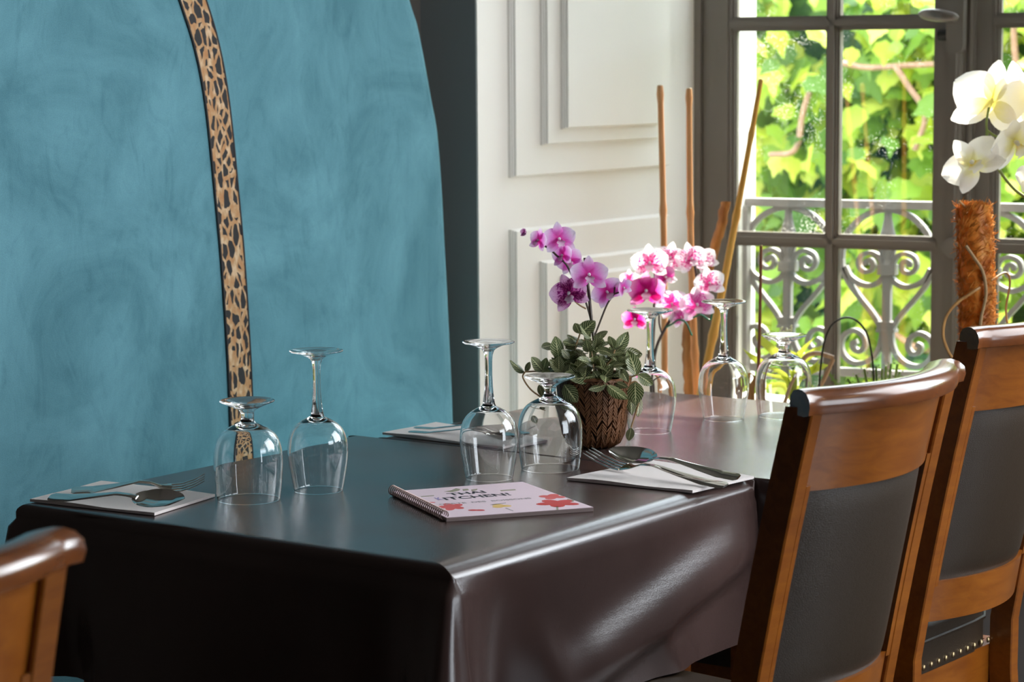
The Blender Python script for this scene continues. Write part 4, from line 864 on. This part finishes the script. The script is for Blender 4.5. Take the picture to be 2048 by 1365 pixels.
bk_ = thing('bark_strip', 'rough brown split of bark leaning behind the magenta orchid', 'bark', tuple(PD(1378, 790, dC + 0.05))); b0 = PD(1378, 790, dC + 0.05)
P = [PD(a, b, dC + 0.03 - 0.0) - b0 for a, b in ((1378, 850), (1378, 790), (1376, 740), (1374, 680), (1380, 640), (1400, 590), (1424, 520), (1440, 460), (1452, 405))]
mb = MB(); pts = bez(P, 6); mb.tube([p + Vector((rnd.uniform(-1, 1), rnd.uniform(-1, 1), 0)) * 0.0016 for p in pts], [0.013 - 0.004 * abs(sin(k * 1.3)) * 0.4 for k in range(len(pts))], 9, flat=0.6); mb.build('bark', bark, bk_)
cane_thing('rod', (1512, 790), (1522, 492), 0.0036, 0.0030, thinm, 'thin dark brown rod standing before the left window pane', (0.5,), d0=4.75, d1=4.75, cat='rod', bend=0.003)
# coir pole with white orchid
dW = 4.30; wc = PD(1953, 790, dW); who = thing('potted_orchid', 'white orchid climbing a shaggy coconut fibre pole beside the window handle', 'plant', (wc.x, wc.y, SZ)); WO0 = Vector((wc.x, wc.y, SZ))
def wp(px, py, f=0.0): return PD(px, py, dW - f) - WO0
plain_pot(who, 0.075, 0.13, clay); MB().lathe([(0, 0.119), (0.0652, 0.119)], 24).build('soil', soil, who)
P = bez([Vector((0, 0, 0.11)), wp(1955, 700), wp(1953, 560), wp(1948, 412)], 12); mb = MB()
mb.tube([p for p in P], [0.029 + 0.0012 * sin(k * 2.1) + rnd.uniform(-0.0008, 0.0008) for k in range(len(P))], 24); mb.build('fibre_pole', coir, who)
mb = MB(); PL = len(P) - 1
for k in range(2300):
    u = rnd.random() * PL; i = min(int(u), PL - 1); c = P[i].lerp(P[i + 1], u - i); a = rnd.uniform(0, 2 * pi); r0_ = Vector((cos(a), sin(a), 0)); tdir = Vector((-sin(a), cos(a), rnd.uniform(-2, 2))).normalized(); l_ = rnd.uniform(0.008, 0.026)
    base = c + r0_ * 0.029; k1 = base + tdir * l_ * 0.5 + r0_ * rnd.uniform(0.0008, 0.005); k2 = base + tdir * l_ + r0_ * rnd.uniform(-0.002, 0.012) * (1 if rnd.random() < 0.45 else 0.2)
    mb.tube([base, k1, k2], [0.0009, 0.0008, 0.0004], 3, cap=False)
top = P[-1]
for k in range(260):
    a = rnd.uniform(0, 2 * pi); r_ = sqrt(rnd.random()) * 0.027; b_ = top + Vector((r_ * cos(a), r_ * sin(a), -0.002)); mb.tube([b_, b_ + Vector((rnd.gauss(0, 0.006), rnd.gauss(0, 0.006), rnd.uniform(0.002, 0.012)))], [0.0009, 0.0005], 3, cap=False)
mb.build('fibre', coir, who, kind='stuff')
stem(who, [wp(1960, 700, 0.034), wp(1962, 640, 0.036), wp(1972, 590, 0.036), wp(1966, 545, 0.036), wp(1948, 515, 0.036), wp(1932, 492, 0.034)], 0.0030, stemb, 'climbing_stem')
stem(who, [wp(1960, 575, 0.036), wp(1945, 585, 0.038), wp(1912, 608, 0.034), wp(1892, 635, 0.03), wp(1886, 670, 0.03), wp(1895, 700, 0.03), wp(1904, 716, 0.03)], 0.0028, bark, 'aerial_root')
stem(who, [wp(1982, 562, 0.02), wp(2010, 546, 0.0), wp(2020, 565, 0.0), wp(2012, 620, 0.0), wp(2018, 664, 0.0)], 0.0020, bark, 'aerial_root'); stem(who, [wp(1938, 420, 0.02), wp(1928, 412, 0.02), wp(1918, 402, 0.02)], 0.0022, bark, 'aerial_root')
stem(who, [wp(2120, 470), wp(2070, 410), wp(2030, 380), wp(2005, 350), wp(1990, 325), wp(1975, 290), wp(1974, 260)], 0.0030, stemg, 'flower_stem')
stem(who, [wp(1974, 262), wp(1973, 245), wp(1978, 215)], 0.0022, stemg, 'flower_stem'); stem(who, [wp(1976, 262), wp(1990, 272), wp(2012, 276)], 0.0022, stemg, 'flower_stem')
stem(who, [Vector((0.03, 0, 0.11)), wp(2090, 700), wp(2140, 560), wp(2120, 470)], 0.0030, stemg, 'flower_stem')
sw = 1 / PXM(dW)
for (px, py, w_, nr_, sp, fw) in ((1982, 205, 172, -CAMDIR * 0.75 + UPV * 0.2 - RT * 0.1, 0.2, 0.0), (2046, 205, 172, -CAMDIR * 0.6 + UPV * 0.4 + RT * 0.7, -0.2, -0.03), (2030, 285, 125, face(0.5, -0.6), 0.5, 0.02), (1948, 330, 132, face(-0.5, 0.4), 0.75, 0.03), (2062, 355, 80, face(0.4, 0.1), 0.2, 0.0)):
    flower(who, wp(px, py, fw), nr_, w_ * sw, whitep, whitep, lipw, sp)
# wire arch
dA = 4.72; wa = PD(1692, 790, dA); arc = thing('wire_arch', 'thin black wire hoop standing on the sill before the middle glazing bar', 'hoop', (wa.x, wa.y, SZ)); AO = Vector((wa.x, wa.y, SZ))
pts = [PD(a, b, dA) - AO for a, b in ((1640, 900), (1638, 790), (1643, 720), (1650, 680), (1664, 650), (1688, 636), (1712, 641), (1732, 664), (1742, 700), (1747, 745), (1749, 790), (1752, 900))]
q = bez(pts, 6); q = [p for p in q if p.z >= 0]; mb = MB(); mb.tube(q, 0.0021, 7); mb.build('hoop_wire', blackw, arc)
mb = MB(); mb.tube([(q[0].x, q[0].y, 0.003), (q[-1].x, q[-1].y, 0.003)], 0.0025, 6); mb.build('foot', blackw, arc)
# strap-leaved plant
dS = 4.95; sc_ = PD(1585, 790, dS); stp = thing('strap_leaved_plant', 'small potted plant with arching lime-green strap leaves, behind the short glass', 'plant', (sc_.x, sc_.y, SZ)); SO = Vector((sc_.x, sc_.y, SZ))
plain_pot(stp, 0.05, 0.12, clay); MB().lathe([(0, 0.109), (0.0442, 0.109)], 20).build('soil', soil, stp)
def blade(parent, pts, w, m, d, org, name='leaf', thick=0.0):
    P = bez([PD(a, b, d) - org for a, b in pts], 5); mb = MB(); vs = []; n = len(P)
    for i, p in enumerate(P):
        u = i / (n - 1); t = (P[min(i + 1, n - 1)] - P[max(i - 1, 0)]).normalized(); sd = t.cross(CAMDIR).normalized(); ww = w * (0.35 + 0.65 * sin(pi * min(1, u * 0.9 + 0.12))) * (1 if u < 0.75 else max(0.02, (1 - u) / 0.25)); cz = Vector(CAMDIR) * ww * 0.5
        vs += [p + sd * ww + cz * 0.4, p - cz * 0.2, p - sd * ww + cz * 0.4]
    mb.add(vs, [(3 * i + j, 3 * i + 3 + j, 3 * i + 4 + j, 3 * i + 1 + j) for i in range(n - 1) for j in (0, 1)]); return mb.build(name, m, parent)
for pts, w_ in ((((1588, 800), (1575, 752), (1540, 735), (1505, 715), (1484, 696)), 0.008), (((1588, 800), (1572, 740), (1550, 705), (1520, 678), (1508, 655)), 0.010), (((1590, 800), (1596, 745), (1590, 715), (1580, 700)), 0.009), (((1592, 800), (1600, 730), (1628, 705), (1648, 690)), 0.009),
               (((1594, 800), (1612, 750), (1640, 735), (1662, 730)), 0.008), (((1590, 800), (1592, 725), (1606, 700), (1632, 672)), 0.006), (((1586, 800), (1566, 770), (1530, 772), (1512, 782)), 0.008), (((1594, 800), (1600, 760), (1622, 742), (1640, 718)), 0.008)): blade(stp, pts, w_, straps, dS, SO)
stem(stp, [PD(1582, 790, dS) - SO, PD(1578, 700, dS) - SO, PD(1570, 668, dS) - SO], 0.0015, stemg, 'flower_stem')
mb = MB()
for k in range(26): c = PD(1572 + rnd.uniform(-13, 13), 668 + rnd.uniform(-13, 8), dS) - SO; mb.tube([c, c + Vector((rnd.gauss(0, 0.003), 0, 0.005))], [0.0012, 0.0022], 5)
mb.build('blossom', mat('cream blossom', (0.85, 0.85, 0.55), 0.5), stp)
# twig
tw = thing('twig', 'bent peeled twig resting before the middle glazing bar', 'twig', tuple(PD(1595, 760, 4.8))); T0 = PD(1595, 760, 4.8)
mb = MB(); mb.tube(bez([PD(a, b, 4.8) - T0 for a, b in ((1560, 830), (1595, 745), (1610, 715), (1632, 707), (1655, 712), (1667, 716))], 6), 0.0048, 8); mb.tube(bez([PD(a, b, 4.8) - T0 for a, b in ((1600, 880), (1622, 805), (1645, 765), (1667, 718))], 6), 0.0046, 8); mb.build('branch', mat_cane('peeled twig', (0.42, 0.24, 0.12), (0.62, 0.42, 0.25)), tw)
stp2 = PD(1528, 790, 4.85); cur = thing('dried_bark_curl', 'crinkled brown dried leaf bunch at the foot of the thin rod', 'dried leaf', (stp2.x, stp2.y, SZ)); CU0 = Vector((stp2.x, stp2.y, SZ))
for pts in (((1500, 800), (1494, 770), (1498, 750), (1506, 748)), ((1504, 800), (1504, 775), (1510, 758), (1500, 745)), ((1490, 800), (1484, 785), (1488, 768), (1494, 760))): blade(cur, [(a, b) for a, b in (((pts[0][0]), 900),) + pts], 0.006, bark, 4.85, CU0)
# succulents at right
sc2 = PD(1750, 800, 4.9); su = thing('succulent', 'low spiky green succulent with notched leaves under the wire hoop', 'plant', (sc2.x, sc2.y, SZ)); SU0 = Vector((sc2.x, sc2.y, SZ))
plain_pot(su, 0.06, 0.12, clay); MB().lathe([(0, 0.109), (0.053, 0.109)], 20).build('soil', soil, su)
for i, (tx_, ty_) in enumerate(((1695, 758), (1712, 750), (1728, 738), (1745, 742), (1752, 732), (1764, 738), (1772, 732), (1782, 728), (1795, 728), (1800, 744), (1690, 775), (1668, 762), (1655, 742), (1808, 760), (1740, 770), (1776, 772), (1720, 775), (1822, 770))):
    bx = 1750 + (tx_ - 1750) * 0.25; P = [PD(bx, 830, 4.9) - SU0, PD((bx + tx_) / 2 + 4, 800, 4.9) - SU0, PD(tx_, ty_, 4.9 - rnd.uniform(-.03, .03)) - SU0]; mb = MB(); pp = bez(P, 6); mb.tube(pp, [0.0055 - 0.003 * k / (len(pp) - 1) for k in range(len(pp))], 7, flat=0.5)
    for k in range(3, len(pp)):
        for sg in (-1, 1): c = pp[k] + RT * sg * 0.005; mb.tube([c, c + UPV * 0.003 + RT * sg * 0.001], [0.0018, 0.001], 4)
    mb.build('leaf', succ, su)

# ------------------------------------------------------------------ chairs
def make_chair(label, loc, rz):
    t = thing('dining_chair', label, 'chair', loc, rz, 'wooden chairs with black leather backs')
    # local frame: sitter faces -X, back at +X; posts raked
    def xb(z): return 0.165 + (0.0 if z < 0.45 else (z - 0.45) * 0.165 + 0.02 * ((z - 0.45) / 0.5) ** 2) + (0.45 - z) * 0.07 * (z < 0.45)
    YP = 0.162
    for sg in (-1, 1):
        mb = MB(); path = []
        for k in range(13):
            z = 0.952 * k / 12; path.append((Vector((xb(z), sg * (YP + 0.0 * z), z)), Vector((1, 0, 0)), Vector((0, 1, 0))))
        mb.sweep(path, [(-0.019, -0.0125), (0.017, -0.0125), (0.019, -0.0105), (0.019, 0.0105), (0.017, 0.0125), (-0.019, 0.0125)]); mb.build('back_post', wood, t, smooth=False)
    sag = 0.045
    def cur(y, z, d=0.0): return xb(z) + d + sag * (1 - (y / YP) ** 2)
    def board(name, z0, z1, th, m, y1=YP - 0.012, d=-0.004, pad=0.0, nz=8, bot=None):
        mb = MB(); ny = 16; vs = []
        for lay in (1, 0):
            for i in range(nz + 1):
                for j in range(ny + 1):
                    y = -y1 + 2 * y1 * j / ny; u = i / nz; zb = z0 + (bot * (1 - (y / YP) ** 2) if bot else 0); z = zb + (z1 - zb) * u; b_ = pad * (4 * u * (1 - u)) ** 0.35 * (1 - (y / y1) ** 6)
                    vs.append(Vector((cur(y, z, d) + (th / 2 + b_ if lay else -th / 2 - b_), y, z)))
        k = ny + 1; N1 = (nz + 1) * k; fs = []
        for i in range(nz):
            for j in range(ny): a = i * k + j; fs += [(a, a + 1, a + k + 1, a + k), (N1 + a, N1 + a + k, N1 + a + k + 1, N1 + a + 1)]
        for j in range(ny): fs += [(j, N1 + j, N1 + j + 1, j + 1), (nz * k + j + 1, N1 + nz * k + j + 1, N1 + nz * k + j, nz * k + j)]
        for i in range(nz): a, b = i * k, (i + 1) * k; fs += [(a, b, N1 + b, N1 + a), (a + ny, N1 + a + ny, N1 + b + ny, b + ny)]
        mb.add(vs, fs); return mb.build(name, m, t, angle=45)
    board('crest_rail', 0.848, 0.948, 0.020, wood); board('lower_rail', 0.530, 0.592, 0.020, wood)
    board('leather_back', 0.588, 0.852, 0.014, leather, y1=YP - 0.022, d=-0.008, pad=0.007, nz=14)
    for sg in (-1, 1):
        mb = MB(); mb.sweep([(Vector((cur(sg * (YP - 0.016), z, 0.0), sg * (YP - 0.017), z)), Vector((1, 0, 0)), Vector((0, 1, 0))) for z in [0.585 + 0.27 * k / 8 for k in range(9)]], [(-0.010, -0.0045), (0.010, -0.0045), (0.010, 0.0045), (-0.010, 0.0045)]); mb.build('inner_bead', wood, t, smooth=False)
    # rounded cap
    mb = MB(); path = []; ye = YP + 0.015
    for j in range(25):
        y = -ye + 2 * ye * j / 24; c = min(1, abs(y) / YP); x = xb(0.955) + 0.001 + sag * (1 - c ** 2) * 0.98
        tg = Vector((-2 * sag * y / YP ** 2, 1, 0)).normalized() if abs(y) < YP else Vector((-2 * sag / YP * (1 if y > 0 else -1), 1, 0)).normalized(); path.append((Vector((x, y, 0.955)), Vector((tg.y, -tg.x, 0)), Vector((0, 0, 1))))
    prof = [(-0.021, -0.010), (-0.024, 0.0), (-0.022, 0.009), (-0.015, 0.0155), (-0.005, 0.0185), (0.005, 0.0185), (0.015, 0.0155), (0.022, 0.009), (0.024, 0.0), (0.021, -0.010), (0.010, -0.0125), (-0.010, -0.0125)]
    mb.sweep(path, prof); mb.build('cap_rail', woodd, t, angle=60)
    # seat
    mb = MB(); pr = []
    for k in range(40):
        a = 2 * pi * k / 40; cx_, sy = cos(a), sin(a); rx, ry = 0.195, 0.205; q = (abs(cx_) ** 6 + abs(sy) ** 6) ** (-1 / 6); pr.append((-0.045 + rx * cx_ * q * (1.0), ry * sy * q * (1.0 + 0.08 * (-cx_ * q))))
    rings = [(1.0, 0.430), (1.0, 0.475), (0.985, 0.489), (0.95, 0.498), (0.8, 0.506), (0.5, 0.512), (0.2, 0.514)]; vs = []
    for s_r, z in rings: vs += [Vector((-0.045 + (x + 0.045) * s_r, y * s_r, z)) for x, y in pr]
    n_ = 40; fs = [(i * n_ + j, i * n_ + (j + 1) % n_, (i + 1) * n_ + (j + 1) % n_, (i + 1) * n_ + j) for i in range(len(rings) - 1) for j in range(n_)] + [tuple((len(rings) - 1) * n_ + j for j in range(n_)), tuple(reversed(range(n_)))]
    mb.add(vs, fs); st = mb.build('seat', leather, t, angle=50)
    mb = MB(); mb.tube([Vector((-0.045 + (x + 0.045) * 1.004, y * 1.004, 0.478)) for x, y in pr] + [Vector((-0.045 + (pr[0][0] + 0.045) * 1.004, pr[0][1] * 1.004, 0.478))], 0.0035, 6, cap=False); mb.build('seat_welt', leather, st)
    nail = MB(); nail.lathe([(0.0052, 0), (0.0045, 0.0022), (0.0025, 0.0035), (0, 0.004)], 8); nm_ = nail.mesh('nail', brass)
    for k in range(15):
        y = -0.168 + 0.024 * k; link('nail', nm_, st, Matrix.Translation((0.1495, y, 0.440)) @ Matrix.Rotation(pi / 2, 4, 'Y'))
    mb = MB()
    mb.box((0.128, -0.185, 0.36), (0.149, 0.185, 0.432)); mb.box((-0.235, -0.195, 0.36), (-0.215, 0.195, 0.432)); mb.box((-0.235, -0.198, 0.36), (0.149, -0.178, 0.432)); mb.box((-0.235, 0.178, 0.36), (0.149, 0.198, 0.432)); mb.build('seat_frame', wood, t, smooth=False)
    for sg in (-1, 1):
        mb = MB(); mb.sweep([(Vector((-0.215, sg * 0.18, z)), Vector((1, 0, 0)), Vector((0, 1, 0))) for z in (0.0, 0.43)], [(-0.017, -0.017), (0.017, -0.017), (0.017, 0.017), (-0.017, 0.017)]); mb.build('front_leg', wood, t, smooth=False)
    MB().box((-0.20, -0.010, 0.18), (0.0, 0.010, 0.20)).build('stretcher', wood, t, smooth=False) if False else None
    return t
# back top of the local chair is at x = 0.165+0.5*0.165+0.02 = 0.268
XB = 0.268
def place(px, y, rz):  # back-centre top (world) -> chair origin
    return Vector((px - XB * cos(rz), y - XB * sin(rz), 0))
rz1 = radians(-3); ch = make_chair('wooden chair with black leather back pushed against the nearest table', place(-1.303, 2.585, rz1), rz1)
rz2 = radians(-2); dup(ch, loc=place(-1.415, 3.283, rz2), rz=rz2, label='wooden chair with black leather back at the far table, cut by the right edge')
rz3 = radians(-3); dup(ch, loc=place(-1.435, 1.175, rz3), rz=rz3, label='wooden chair whose curved top rail pokes into the bottom left corner')
